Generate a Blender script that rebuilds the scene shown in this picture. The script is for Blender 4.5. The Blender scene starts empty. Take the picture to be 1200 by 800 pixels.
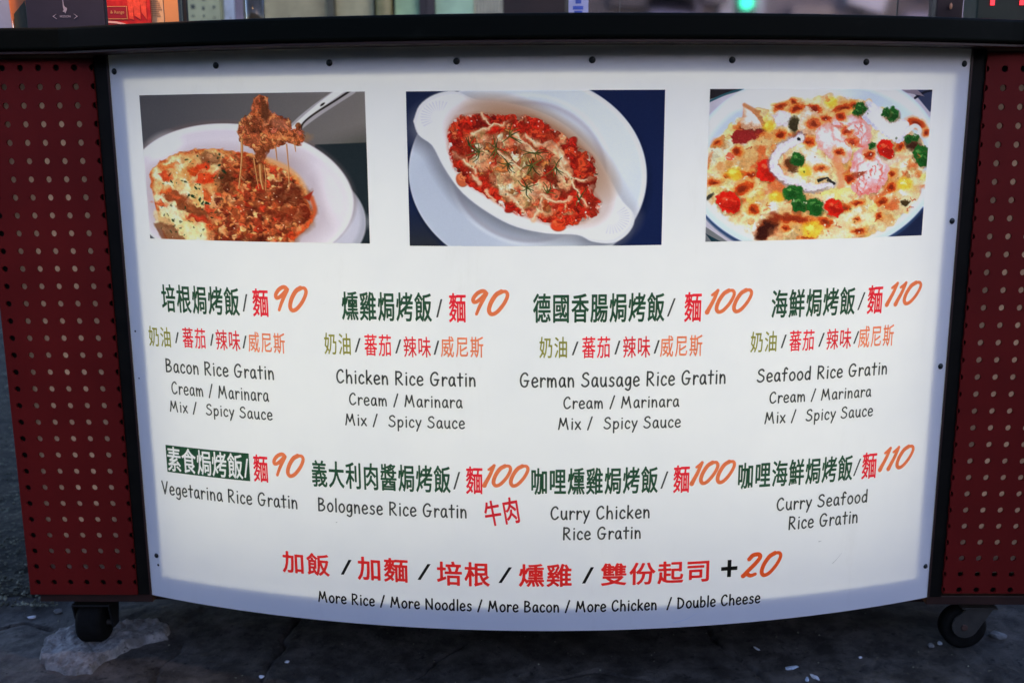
import bpy, bmesh, math, random
import numpy as np
from mathutils import Vector, Matrix

scene = bpy.context.scene
col = scene.collection
rad = math.radians
GZ = 0.111                      # the cart's panel bottoms stand this far above the ground (z = 0)

# ---------------------------------------------------------------- camera
cam_d = bpy.data.cameras.new("camera")
cam_d.sensor_width = 36.0
cam_d.lens = 36.0*1198.18/1200.0
cam_d.clip_start, cam_d.clip_end = 0.02, 400
cam_d.dof.use_dof = True
cam_d.dof.focus_distance = 1.47
cam_d.dof.aperture_fstop = 4.5
cam = bpy.data.objects.new("camera", cam_d); col.objects.link(cam)
rt = Vector((0.9998037, 0.0190070, -0.0055911)); up = Vector((0.0016738, 0.2001619, 0.9797614)); fw = Vector((-0.0197415, 0.9795785, -0.2000908))
M = Matrix((( rt.x, up.x, -fw.x, -0.00647), (rt.y, up.y, -fw.y, -1.52255), (rt.z, up.z, -fw.z, 0.72639+GZ), (0,0,0,1)))
cam.matrix_world = M
scene.camera = cam

# ---------------------------------------------------------------- dusk sky, sun, exposure
SUN_EL, SUN_AZ = 8.0, 150.0
world = bpy.data.worlds.new("World"); scene.world = world; world.use_nodes = True
wn = world.node_tree.nodes; wl = world.node_tree.links
sky = wn.new("ShaderNodeTexSky"); sky.sky_type = 'NISHITA'; sky.sun_disc = False
sky.sun_elevation = rad(SUN_EL); sky.sun_rotation = rad(SUN_AZ); sky.ozone_density = 1.6; sky.air_density = 1.0; sky.dust_density = 0.8
tint = wn.new("ShaderNodeMix"); tint.data_type = 'RGBA'; tint.blend_type = 'MULTIPLY'; tint.inputs[0].default_value = 1.0; tint.inputs[7].default_value = (1.0, .93, 1.22, 1)
wl.new(sky.outputs[0], tint.inputs[6]); wl.new(tint.outputs[2], wn["Background"].inputs[0]); wn["Background"].inputs[1].default_value = 0.15
sun_d = bpy.data.lights.new("sun", 'SUN'); sun_d.energy = 0.12; sun_d.angle = rad(12); sun_d.color = (1.0, .86, .72)
sun = bpy.data.objects.new("sun", sun_d); col.objects.link(sun)
sdir = Vector((math.sin(rad(SUN_AZ))*math.cos(rad(SUN_EL)), math.cos(rad(SUN_AZ))*math.cos(rad(SUN_EL)), math.sin(rad(SUN_EL))))
sun.rotation_euler = sdir.to_track_quat('Z','Y').to_euler(); sun.location = (0, 0, 6)
vs = scene.view_settings
vs.view_transform = 'Standard'; vs.look = 'None'; vs.gamma = 1.0; vs.use_curve_mapping = False; vs.exposure = 1.87
scene.cycles.max_bounces = 10; scene.cycles.transmission_bounces = 8; scene.cycles.transparent_max_bounces = 12
scene.cycles.diffuse_bounces = 4; scene.cycles.glossy_bounces = 3
scene.cycles.caustics_reflective = False; scene.cycles.caustics_refractive = False
scene.cycles.use_denoising = True; scene.cycles.sample_clamp_indirect = 8

# strengths of the cart's own lamps (watts)
SIGN_W, SIDE_W, WARM_W = 1.36, 0.055, 3.0

# ---------------------------------------------------------------- helpers
def lin(c):
    return tuple((v/255/12.92 if v/255 <= .04045 else ((v/255+.055)/1.055)**2.4) for v in c)
def tag(o, label=None, cat=None, group=None, kind=None):
    if label: o['label'] = label
    if cat: o['category'] = cat
    if group: o['group'] = group
    if kind: o['kind'] = kind
    return o
def empty(name, loc, label, cat, group=None):
    o = bpy.data.objects.new(name, None); col.objects.link(o); o.location = loc; o.empty_display_size = .05
    return tag(o, label, cat, group)
def link(name, me, mat, parent=None, smooth=False):
    o = bpy.data.objects.new(name, me); col.objects.link(o)
    if not isinstance(mat, (list, tuple)): mat = [mat]
    if not me.materials:
        for m in mat: me.materials.append(m)
    if smooth:
        for p in me.polygons: p.use_smooth = True
    if parent is not None:
        o.parent = parent
        o.matrix_parent_inverse = Matrix.Translation(-world_loc(parent))
    return o
def world_loc(o):
    v = Vector((0,0,0))
    if o.type == 'EMPTY' and o.parent is None: v = Vector(o.location)
    return v
def mesh(name, V, F, mat, parent=None, smooth=False):
    me = bpy.data.meshes.new(name); me.from_pydata([tuple(v) for v in V], [], F); me.update()
    return link(name, me, mat, parent, smooth)
def from_bm(name, bm, mat, parent=None, smooth=False):
    me = bpy.data.meshes.new(name); bm.normal_update(); bm.to_mesh(me); bm.free()
    return link(name, me, mat, parent, smooth)
def add_box(bm, x0, x1, y0, y1, z0, z1, bev=0.0, rot=None, piv=None):
    r = bmesh.ops.create_cube(bm, size=1.0)
    vs_ = r['verts']
    bmesh.ops.scale(bm, vec=(x1-x0, y1-y0, z1-z0), verts=vs_)
    bmesh.ops.translate(bm, vec=((x0+x1)/2, (y0+y1)/2, (z0+z1)/2), verts=vs_)
    if bev > 0:
        es = list({e for v in vs_ for e in v.link_edges})
        q = bmesh.ops.bevel(bm, geom=es, offset=bev, segments=2, affect='EDGES', profile=.5)
        vs_ = list({v for f in q['faces'] for v in f.verts} | {v for v in vs_ if v.is_valid})
    if rot is not None:
        bmesh.ops.rotate(bm, verts=vs_, cent=piv or ((x0+x1)/2,(y0+y1)/2,(z0+z1)/2), matrix=rot)
    return vs_
def box(name, x0, x1, y0, y1, z0, z1, mat, parent=None, bev=0.0, rot=None, piv=None):
    bm = bmesh.new(); add_box(bm, x0, x1, y0, y1, z0, z1, bev, rot, piv)
    return from_bm(name, bm, mat, parent)
def add_cyl(bm, r1, r2, depth, mat4, seg=24):
    return bmesh.ops.create_cone(bm, cap_ends=True, segments=seg, radius1=r1, radius2=r2, depth=depth, matrix=mat4)['verts']

class Mat:
    def __init__(s, name, color, rough=.6, spec=.4):
        s.m = bpy.data.materials.new(name); s.m.use_nodes = True
        s.n = s.m.node_tree.nodes; s.l = s.m.node_tree.links
        s.b = s.n["Principled BSDF"]; s.out = s.n["Material Output"]
        s.b.inputs['Base Color'].default_value = (*color, 1); s.b.inputs['Roughness'].default_value = rough
        s.b.inputs['Specular IOR Level'].default_value = spec
        s.tc = s.n.new("ShaderNodeTexCoord")
    def noise(s, scale, detail=4, rough=.6, stretch=None, lac=2.0):
        t = s.n.new("ShaderNodeTexNoise"); t.inputs['Scale'].default_value = scale; t.inputs['Detail'].default_value = detail; t.inputs['Roughness'].default_value = rough
        src = s.tc.outputs['Object']
        if stretch:
            mp = s.n.new("ShaderNodeMapping"); mp.inputs['Scale'].default_value = stretch; s.l.new(src, mp.inputs[0]); src = mp.outputs[0]
        s.l.new(src, t.inputs['Vector']); return t.outputs['Fac']
    def ramp(s, fac, stops):
        r = s.n.new("ShaderNodeValToRGB"); s.l.new(fac, r.inputs[0]); e = r.color_ramp.elements
        while len(e) < len(stops): e.new(.5)
        for k, (p, c) in enumerate(stops):
            e[k].position = p; e[k].color = (*c, 1) if len(c) == 3 else c
        return r.outputs[0]
    def mix(s, a, b, fac, mode='MIX'):
        x = s.n.new("ShaderNodeMix"); x.data_type = 'RGBA'; x.blend_type = mode
        for sock, v in ((x.inputs[0], fac), (x.inputs[6], a), (x.inputs[7], b)):
            if isinstance(v, (int, float)): sock.default_value = v
            elif isinstance(v, tuple): sock.default_value = (*v, 1)
            else: s.l.new(v, sock)
        return x.outputs[2]
    def base(s, c): s.l.new(c, s.b.inputs['Base Color']); return s
    def bump(s, h, strength=.3, dist=.002):
        b = s.n.new("ShaderNodeBump"); b.inputs['Strength'].default_value = strength; b.inputs['Distance'].default_value = dist
        s.l.new(h, b.inputs['Height']); s.l.new(b.outputs[0], s.b.inputs['Normal']); s.bn = b; return s
    def roughmap(s, fac, a, b):
        r = s.n.new("ShaderNodeMapRange"); r.inputs[3].default_value = a; r.inputs[4].default_value = b
        s.l.new(fac, r.inputs[0]); s.l.new(r.outputs[0], s.b.inputs['Roughness']); return s

def simple(name, color, rough=.6, var=.12, scale=30, bump=0.15, spec=.4):
    m = Mat(name, color, rough, spec); n = m.noise(scale, 5)
    m.base(m.ramp(n, [(.3, tuple(c*(1-var) for c in color)), (.7, tuple(min(1, c*(1+var)) for c in color))]))
    if bump: m.bump(n, bump)
    return m.m

def film(name, color, attr=None):
    """translucent print ink lying on the opal sheet: it only filters the light that comes through"""
    m = Mat(name, color, .35); nt = m.n
    tr = nt.new("ShaderNodeBsdfTranslucent"); gl = nt.new("ShaderNodeBsdfGlossy"); gl.inputs['Roughness'].default_value = .35
    if attr:
        a = nt.new("ShaderNodeAttribute"); a.attribute_name = attr; m.l.new(a.outputs['Color'], tr.inputs['Color'])
    else:
        n = m.noise(90, 3); m.l.new(m.ramp(n, [(.3, tuple(c*.94 for c in color)), (.7, tuple(min(1, c*1.05) for c in color))]), tr.inputs['Color'])
    mx = nt.new("ShaderNodeMixShader"); mx.inputs[0].default_value = .015
    m.l.new(tr.outputs[0], mx.inputs[1]); m.l.new(gl.outputs[0], mx.inputs[2]); m.l.new(mx.outputs[0], m.out.inputs[0])
    nt.remove(m.b); return m.m

# ---------------------------------------------------------------- materials
def make_sheet_mat():
    m = Mat("opal_acrylic", (.86,.87,.87), .32, .35)
    big = m.noise(5, 3); fine = m.noise(60, 5); streak = m.noise(14, 5, .7, (1, 1, .12))
    c = m.ramp(big, [(.3, (.84,.855,.87)), (.7, (.90,.905,.90))])
    c = m.mix(c, (.74,.73,.71), m.ramp(streak, [(.63,(0,0,0)), (.80,(.22,.22,.22))]))
    c = m.mix(c, (.60,.58,.55), m.ramp(m.noise(26, 6, .75), [(.68,(0,0,0)), (.80,(.30,.30,.30))]))
    c = m.mix(c, (.66,.65,.62), m.ramp(m.noise(7, 7, .8, (2.5, 1, .6)), [(.58,(0,0,0)), (.75,(.16,.16,.16))]))
    m.base(c); m.roughmap(fine, .25, .42); m.bump(m.noise(3.5, 2), .12, .004)
    tr = m.n.new("ShaderNodeBsdfTranslucent"); m.l.new(c, tr.inputs[0])
    mx = m.n.new("ShaderNodeMixShader"); mx.inputs[0].default_value = .28
    m.l.new(m.b.outputs[0], mx.inputs[1]); m.l.new(tr.outputs[0], mx.inputs[2]); m.l.new(mx.outputs[0], m.out.inputs[0])
    return m.m
def make_clear_mat():
    m = Mat("clear_back_face", (1,1,1)); t = m.n.new("ShaderNodeBsdfTransparent"); m.l.new(t.outputs[0], m.out.inputs[0]); m.n.remove(m.b); return m.m
M_SHEET, M_CLEAR = make_sheet_mat(), make_clear_mat()
def make_diffuser():
    m = Mat("side_diffuser", (.8,.74,.72), .5); tr = m.n.new("ShaderNodeBsdfTranslucent"); tr.inputs[0].default_value = (.82,.70,.67,1)
    n = m.noise(40, 4); c = m.ramp(n, [(.3,(.62,.56,.53)), (.7,(.92,.84,.80))]); m.l.new(c, tr.inputs[0])
    mx = m.n.new("ShaderNodeMixShader"); mx.inputs[0].default_value = .5
    m.l.new(m.b.outputs[0], mx.inputs[1]); m.l.new(tr.outputs[0], mx.inputs[2]); m.l.new(mx.outputs[0], m.out.inputs[0]); return m.m
M_DIFF = make_diffuser()
WHITE = lin((226,226,226))[0]
INK = {k: tuple(min(.985, max(.006, 1.10*v/WHITE)) for v in lin(c)) for k, c in dict(green=(42,80,65), ink=(64,68,72), olive=(134,134,62), red=(255,44,66),
       crimson=(204,44,62), orange=(255,122,88), red2=(255,48,54), vermilion=(250,96,54), black=(24,26,30)).items()}
M_INK = {k: film("print_ink_"+k, c) for k, c in INK.items()}
M_PHOTO = film("print_photo", (1,1,1), "ink")
def make_board():
    m = Mat("red_pegboard_paint", (.17,.009,.006), .6, .12); n = m.noise(7, 4); f = m.noise(120, 5, .7)
    c = m.ramp(n, [(.3,(.120,.0080,.0062)), (.7,(.158,.0105,.0082))]); c = m.mix(c, (.10,.014,.010), m.ramp(m.noise(34, 6, .75), [(.60,(0,0,0)), (.74,(.5,.5,.5))]))
    m.base(c); m.roughmap(f, .42, .7); m.bump(f, .2, .0008); return m.m
M_BOARD = make_board()
M_BLACKTOP = Mat("black_counter", (.005,.006,.0045), .55, .04)
_n = M_BLACKTOP.noise(45, 6, .7); M_BLACKTOP.base(M_BLACKTOP.mix((.0042,.0052,.0036), (.014,.0155,.0115), M_BLACKTOP.ramp(M_BLACKTOP.noise(12, 7, .8, (1,1,2.5)), [(.55,(0,0,0)), (.82,(.8,.8,.8))]))).roughmap(_n, .34, .62).bump(_n, .25, .0006)
M_BLACKTOP = M_BLACKTOP.m
M_BROWN = simple("dark_brown_trim", (.035,.015,.011), .5, .3, 20)
M_POST = simple("near_black_post", (.0075,.0068,.0050), .55, .3, 25, spec=.12)
M_METAL = simple("dark_screw_steel", (.03,.035,.035), .35, .3, 300); M_METAL.node_tree.nodes["Principled BSDF"].inputs['Metallic'].default_value = .6
M_FRAME = simple("pale_sign_frame", (.55,.55,.56), .6, .05, 20)
M_INNER = simple("white_liner", (.8,.8,.8), .7, .03, 10)
M_RUBBER = simple("black_rubber", (.006,.006,.0055), .8, .4, 60, .4, spec=.1)
M_GREYHUB = simple("dusty_grey_steel", (.035,.033,.028), .6, .3, 50, .3)
M_FORK = simple("black_fork_steel", (.008,.008,.0075), .45, .3, 50)
def make_concrete(name, a, b, dark, sc=1.0):
    m = Mat(name, a, .85, .25); big = m.noise(3.2*sc, 6, .62); mid = m.noise(16*sc, 7, .7); fine = m.noise(150*sc, 5, .75)
    c = m.ramp(big, [(.35, a), (.68, b)]); c = m.mix(c, dark, m.ramp(mid, [(.42,(.85,.85,.85)), (.62,(0,0,0))]))
    c = m.mix(c, (.20,.195,.19), m.ramp(fine, [(.68,(0,0,0)), (.82,(.35,.35,.35))]))
    c = m.mix(c, tuple(v*.4 for v in dark), m.ramp(m.noise(60*sc, 4, .7), [(.32,(.9,.9,.9)), (.42,(0,0,0))]))
    m.base(c); m.roughmap(big, .55, .95); m.bump(m.mix(fine, mid, .5), .9, .005); return m.m
M_GROUND = make_concrete("dark_pavement", (.050,.046,.040), (.098,.091,.081), (.016,.0148,.013))
M_CEMENT = make_concrete("crumbled_cement", (.22,.22,.21), (.34,.335,.32), (.09,.088,.083), 2.2)

# ---- dish photographs, painted as print colours
class Paint:
    """A small colour canvas (sRGB 0..255) for the printed dish photographs: x right, y down, both in photo pixels."""
    def __init__(s, w, h, res, seed):
        s.w, s.h = w, h
        s.nx, s.ny = int(w*res)+1, int(h*res)+1
        s.X, s.Y = np.meshgrid(np.linspace(0,w,s.nx), np.linspace(0,h,s.ny))
        s.C = np.zeros((s.ny,s.nx,3)); s.rng = np.random.default_rng(seed); s.px = w/s.nx
    def noise(s, size, octv=3, seed=0, sx=1.0):
        r = np.random.default_rng(seed+17); out = 0; amp = 1; tot = 0
        for o in range(octv):
            g = size/(2**o)
            gx, gy = s.X/(g*sx), s.Y/g
            T = r.random((int(s.h/g)+4, int(s.w/(g*sx))+4))
            ix, iy = gx.astype(int), gy.astype(int); fx, fy = gx-ix, gy-iy
            fx = fx*fx*(3-2*fx); fy = fy*fy*(3-2*fy)
            v = (T[iy,ix]*(1-fx)+T[iy,ix+1]*fx)*(1-fy)+(T[iy+1,ix]*(1-fx)+T[iy+1,ix+1]*fx)*fy
            out = out+v*amp; tot += amp; amp *= .55
        return out/tot
    def mix(s, m, col):
        col = np.asarray(col, float)
        s.C = s.C*(1-m[...,None])+col*m[...,None]
    def emask(s, cx, cy, rx, ry, ang=0, soft=1.0, wob=0, ws=8, seed=1):
        a = np.radians(ang); dx, dy = s.X-cx, s.Y-cy
        u = dx*np.cos(a)+dy*np.sin(a); v = -dx*np.sin(a)+dy*np.cos(a)
        r = np.sqrt((u/rx)**2+(v/ry)**2)
        d = (1-r)*min(rx,ry)
        if wob: d = d+(s.noise(ws,2,seed)-.5)*2*wob
        return np.clip(d/soft+.5,0,1)
    def pmask(s, pts, soft=1.0, wob=0, ws=6, seed=1):
        P = np.array(pts, float); n = len(P); inside = np.zeros(s.X.shape, bool); D = np.full(s.X.shape, 1e9)
        X, Y = s.X, s.Y
        for i in range(n):
            a, b = P[i], P[(i+1)%n]
            c = (a[1]>Y)!=(b[1]>Y)
            if a[1]!=b[1]: inside ^= c & (X < (b[0]-a[0])*(Y-a[1])/(b[1]-a[1])+a[0])
            e = b-a; L = e@e+1e-9
            t = np.clip(((X-a[0])*e[0]+(Y-a[1])*e[1])/L,0,1)
            D = np.minimum(D, np.hypot(X-a[0]-t*e[0], Y-a[1]-t*e[1]))
        d = np.where(inside, D, -D)
        if wob: d = d+(s.noise(ws,2,seed)-.5)*2*wob
        return np.clip(d/soft+.5,0,1)
    def smask(s, pts, r0, r1=None, soft=1.0):
        P = smooth(pts); n = len(P)-1; r1 = r0 if r1 is None else r1; D = np.full(s.X.shape, -1e9)
        for i in range(n):
            a, b = P[i], P[i+1]; e = b-a; L = e@e+1e-9
            t = np.clip(((s.X-a[0])*e[0]+(s.Y-a[1])*e[1])/L,0,1)
            r = r0+(r1-r0)*(i+t)/n
            D = np.maximum(D, r-np.hypot(s.X-a[0]-t*e[0], s.Y-a[1]-t*e[1]))
        return np.clip(D/soft+.5,0,1)
    def local(s, cx, cy, rad, fn):
        """run fn on a window of the canvas only (keeps many small dabs cheap)"""
        k = s.nx/s.w
        x0, x1 = max(0,int((cx-rad)*k)), min(s.nx,int((cx+rad)*k)+2); y0, y1 = max(0,int((cy-rad)*k)), min(s.ny,int((cy+rad)*k)+2)
        if x1<=x0+1 or y1<=y0+1: return
        full = (s.X,s.Y,s.C); s.X, s.Y, s.C = full[0][y0:y1,x0:x1], full[1][y0:y1,x0:x1], full[2][y0:y1,x0:x1].copy()
        fn(); full[2][y0:y1,x0:x1] = s.C; s.X, s.Y, s.C = full
    def dab(s, x, y, rx, ry, ang, col, soft=1.2, op=1.0):
        s.local(x, y, max(rx,ry)+soft+1, lambda: s.mix(s.emask(x,y,rx,ry,ang,soft)*op, col))
    def line(s, pts, r0, r1, col, soft=.9, op=1.0):
        P = np.array(pts,float); c = (P.min(0)+P.max(0))/2; rad = (P.max(0)-P.min(0)).max()/2+r0+6
        s.local(c[0], c[1], rad, lambda: s.mix(s.smask(pts,r0,r1,soft)*op, col))
    def scatter(s, n, mask, rlo, rhi, cols, soft=1.0, asp=1.6, op=.9):
        r = s.rng; k = 0
        for _ in range(n*6):
            if k>=n: break
            x, y = r.random()*s.w, r.random()*s.h
            if mask[min(s.ny-1,int(y/s.h*s.ny)), min(s.nx-1,int(x/s.w*s.nx))] < .6: continue
            k += 1; q = rlo+(rhi-rlo)*r.random()**2
            c = np.array(cols[r.integers(len(cols))],float)*(1+.16*(r.random()-.5))
            s.dab(x,y,q*(1+(asp-1)*r.random()),q,r.random()*180,c,soft,op*(.6+.4*r.random()))
    def blobs(s, n, mask, rlo, rhi, cols, edge=.7, hi=1.25):
        """lumps: a darker rim, a body and a lit upper-left dab, as a photograph of chopped food shows"""
        r = s.rng; k = 0
        for _ in range(n*8):
            if k>=n: break
            x, y = r.random()*s.w, r.random()*s.h
            if mask[min(s.ny-1,int(y/s.h*s.ny)), min(s.nx-1,int(x/s.w*s.nx))] < .6: continue
            k += 1; q = rlo+(rhi-rlo)*r.random()**1.6; a = r.random()*180; e = 1+.9*r.random()
            c = np.array(cols[r.integers(len(cols))],float)*(1+.2*(r.random()-.5))
            s.dab(x+.4,y+.5,q*e+.6,q+.6,a,c*edge,1.2,.75); s.dab(x,y,q*e,q,a,c,1.2,.9)
            s.dab(x-q*.3,y-q*.35,q*e*.45,q*.4,a,np.minimum(c*hi+14,255),1.0,.65)
def _warp(p, mask, amp, size, seed):
    dx = (p.noise(size,3,seed)-.5)*2*amp*mask; dy = (p.noise(size,3,seed+5)-.5)*2*amp*mask; k = p.nx/p.w
    xs = np.clip(((p.X+dx)*k),0,p.nx-1.001); ys = np.clip((p.Y+dy)/p.h*(p.ny-1),0,p.ny-1.001); i, j = xs.astype(int), ys.astype(int); fx, fy = (xs-i)[...,None], (ys-j)[...,None]
    i1 = np.minimum(i+1,p.nx-1); j1 = np.minimum(j+1,p.ny-1); C = p.C
    p.C = (C[j,i]*(1-fx)+C[j,i1]*fx)*(1-fy)+(C[j1,i]*(1-fx)+C[j1,i1]*fx)*fy
def _grain(p, mask, amt, size, seed):
    n = (p.noise(size,3,seed)-.5)*2*amt; p.C = np.clip(p.C*(1+(n*mask)[...,None])+((p.noise(size*1.7,2,seed+3)-.5)*amt*40*mask)[...,None]*np.array([1,.6,.3]),0,255)
def _finish(p, mask, amt=.55, grain=3.6, seed=900):
    C = p.C; B = C.copy()
    for ax in (0,1): B = (np.roll(B,1,ax)+2*B+np.roll(B,-1,ax))/4
    D = C-B; p.C = C+D*(1.0+amt*2.2*mask)[...,None]
    r = np.random.default_rng(seed); g = r.normal(0,1,(p.ny,p.nx)); g = (g+np.roll(g,1,0)+np.roll(g,1,1))/1.7
    p.C = np.clip(p.C+(g*(grain*.35+grain*1.3*mask))[...,None],0,255)
def smooth(pts, k=6):
    P = np.array(pts, float)
    if len(P)<3: return P
    Q = np.vstack([2*P[0]-P[1], P, 2*P[-1]-P[-2]]); out = []
    for i in range(1,len(Q)-2):
        for t in np.arange(k)/k:
            out.append(.5*((2*Q[i])+(-Q[i-1]+Q[i+1])*t+(2*Q[i-1]-5*Q[i]+4*Q[i+1]-Q[i+2])*t*t+(-Q[i-1]+3*Q[i]-3*Q[i+1]+Q[i+2])*t**3))
    out.append(P[-1]); return np.array(out)

def meat_photo():
    p = Paint(268,176,1.55,3); X,Y=p.X/268,p.Y/176
    n = p.noise(60,2,1)
    p.C[:] = (92,92,106); p.mix(np.clip((X-.1)*.9,0,1),(140,134,136)); p.mix(np.clip((Y-.0)*.8*(1-X),0,1),(78,80,92))
    p.mix(np.clip((X-.72)*4,0,1)*np.clip((Y-(.62-.42*X))*7,0,1)*.85,(84,84,88))
    p.mix(p.pmask([(214,60),(270,58),(270,180),(200,180)],1.5),(38,48,60))
    # under plate, plate
    p.mix(p.emask(150,150,118,76,0,1.5),(176,176,188)); p.mix(p.emask(150,146,112,72,0,3),(198,196,206))
    p.mix(p.emask(114,118,142,86,4,6)*.8,(120,104,112))
    P = p.emask(113,122,142,87,3,1.6); p.mix(P,(226,221,224)); 
    p.mix(p.emask(112,124,136,82,3,5),(216,208,213)); p.mix(p.emask(112,128,120,68,3,12)*.9,(196,184,192))
    p.mix(p.emask(28,62,22,13,-20,14)*.7,(236,238,242)); p.mix(p.emask(232,120,13,34,-14,12)*.8,(228,220,222))
    # strings' soft shade on the plate
    p.mix(p.emask(165,80,34,16,0,14)*.5,(176,158,166))
    out = [(6,92),(22,80),(48,68),(76,64),(110,66),(140,70),(168,84),(190,96),(198,108),(202,124),(208,138),(206,152),(190,166),(178,180),(20,180),(14,150),(8,120)]
    G = p.pmask(out,1.6,2.2,7,5)
    p.mix(p.pmask([(a+2,b+4) for a,b in out],6,2,7,5)*.6,(128,92,84))
    p.mix(G,(206,112,62)); p.mix(G*np.clip((p.noise(9,3,61)-.5)*7,0,1)*.8,(232,176,112)); p.mix(G*np.clip((.43-p.noise(7,3,62))*8,0,1)*.8,(176,58,32))
    inner = p.pmask([((a-105)*.965+105,(b-124)*.95+126) for a,b in out],5,6,9,8)
    p.mix(inner*.9,(232,200,150))
    nn = p.noise(16,3,11); p.mix(inner*np.clip((nn-.45)*5,0,1)*.9,(242,230,198)); p.mix(inner*np.clip((.44-nn)*6,0,1)*.8,(212,138,86))
    left = inner*np.clip((118-p.X-.5*(p.Y-110))/14,0,1); right = inner*(1-np.clip((104-p.X-.25*(p.Y-110))/16,0,1))
    p.scatter(70,left,2,8,[(236,212,160),(228,188,120),(240,228,190),(214,140,80)],3,1.8,.6)
    for x,y,rx,ry,a,c in [(78,86,14,5,-25,(206,52,22)),(80,100,17,6,-12,(214,58,26)),(66,92,8,4,10,(190,70,30)),(88,76,13,7,12,(140,84,58)),(88,74,8,3,10,(176,124,92)),
        (30,98,9,6,30,(202,66,34)),(40,124,16,8,20,(150,64,36)),(26,116,8,4,0,(216,96,50)),(60,138,26,6,18,(128,60,34)),(20,132,9,3,8,(210,84,48)),(70,150,14,5,14,(176,48,28)),
        (84,160,9,4,0,(206,70,36)),(128,100,7,4,20,(196,52,24)),(80,122,8,5,80,(206,84,44)),(92,164,5,3,0,(230,130,80)),(34,86,14,3,-14,(220,110,60)),(84,140,9,5,60,(192,60,34)),(24,156,14,5,30,(150,84,52))]:
        p.mix(p.emask(x,y,rx,ry,a,3,2.4,5,int(x*3+y))*.88,c)
        p.mix(p.emask(x-1,y-1.5,rx*.45,ry*.35,a,2)*.5,np.minimum(np.array(c)*1.35+20,255))
    p.mix(p.pmask([(10,140),(40,150),(84,166),(60,178),(10,160)],4,4,8,77)*.6,(240,222,172))
    p.mix(p.pmask([(6,156),(34,160),(52,180),(20,180)],3,3,8,79)*.7,(120,66,48))
    # spooned-out meaty half
    p.mix(right*.9,(148,78,48)); p.mix(right*np.clip((p.noise(7,3,21)-.5)*6,0,1)*.8,(190,140,92)); p.mix(right*np.clip((.47-p.noise(15,3,23))*7,0,1)*.9,(92,42,28))
    p.blobs(330,right,1.2,3.6,[(168,94,58),(204,146,104),(140,64,42),(222,180,136),(112,44,32),(182,68,44)])
    p.scatter(60,right,1,2.6,[(88,44,28),(70,40,26),(176,60,32)],1.2,1.5,.8)
    _warp(p,right,4.5,5,301); _grain(p,right,.35,3,303)
    p.blobs(90,right,.8,1.9,[(196,146,92),(220,176,120),(110,60,34),(160,100,56)],.8,1.1); _warp(p,right,2,3,305)
    p.mix(p.emask(182,120,26,11,-6,6,4,8,31)*.7,(88,40,26)); p.mix(p.emask(186,142,24,10,-10,6,4,8,32)*.6,(110,40,24)); p.mix(p.emask(104,104,10,12,0,5,3,7,33)*.5,(90,56,34))
    p.mix(p.smask([(206,122),(209,138),(200,154),(182,172)],2.6,2.0,3)*.8,(206,86,44)); p.mix(p.smask([(150,76),(176,86),(192,100),(200,116)],3.6,3,4)*.7,(226,164,106)); _warp(p,G,3,6,381)
    p.mix(p.pmask([(196,122),(208,114),(203,126)],1.5),(160,48,30))
    p.scatter(70,left,.6,1.3,[(48,64,40),(60,70,44),(36,52,36)],.8,1.9,.9)
    for x,y in [(62,122),(70,126),(56,122),(74,130),(66,112),(80,130),(104,92),(98,84)]: p.dab(x,y,2.6,1.5,x*9%180,(38,70,46),1)
    _warp(p,left,2.5,6,321); _grain(p,G,.14,4,323); p.scatter(45,inner,.5,1.0,[(250,240,220)],.8,1.5,.8)
    p.C = p.C*(1-right[...,None])+np.clip(p.C*np.array([1.10,.94,.90]),0,255)*right[...,None]
    # fork and lump
    p.line([(186,44),(200,32),(216,20),(240,4),(252,-4)],6,8,(176,172,178),1.2); p.line([(187,42),(202,29),(222,13),(246,-4)],2.4,3.5,(226,222,226),1.2)
    p.line([(196,46),(199,36),(212,25),(236,10),(256,-3)],1.0,1.2,(44,38,42),1); p.dab(222,14,3,1.2,-35,(40,34,36),.8)
    L = [(122,44),(128,30),(140,22),(143,6),(152,2),(160,5),(162,20),(172,26),(184,30),(186,40),(196,38),(200,54),(196,62),(180,58),(160,66),(154,76),(148,92),(143,78),(140,66),(130,60),(124,56)]
    M = p.pmask(L,1.3,1.6,5,41)
    p.mix(M,(156,96,66)); p.mix(M*np.clip((p.noise(11,3,43)-.5)*7,0,1)*.85,(206,152,112)); p.mix(p.emask(176,50,26,7,4,5,2,6,48)*.6,(198,132,84)); p.mix(M*np.clip((.45-p.noise(9,3,44))*7,0,1)*.8,(96,54,34))
    p.blobs(120,M,1.2,3.4,[(184,126,80),(160,100,60),(206,150,104),(134,80,50),(190,120,96)])
    _warp(p,M,4.5,5,311); _grain(p,M,.35,3,313)
    p.C = p.C*(1-M[...,None])+np.clip(p.C*np.array([1.12,.97,.98]),0,255)*M[...,None]
    p.mix(p.emask(156,22,5,11,0,3)*.7,(92,54,38)); p.mix(p.emask(172,36,12,6,20,4)*.5,(186,124,110)); p.mix(M*np.clip((p.Y-54)/14,0,1)*.55,(110,56,32))
    for pts,r in [([(127,54),(125,80),(120,112)],1.6),([(147,84),(147,100),(149,112)],2.4),([(179,60),(180,88),(180,108)],.8),([(166,62),(167,78)],.9),([(188,58),(189,68)],.7),([(140,76),(142,96),(144,112)],.8),([(152,84),(153,100),(152,114)],.7)]:
        p.line(pts,r,r*.6,(176,112,66),.9,.85); p.line([(a-.5,b) for a,b in pts],r*.35,r*.2,(226,186,140),.8,.7)
    _finish(p,np.maximum(G,M),.4,2.6); return p
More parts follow.
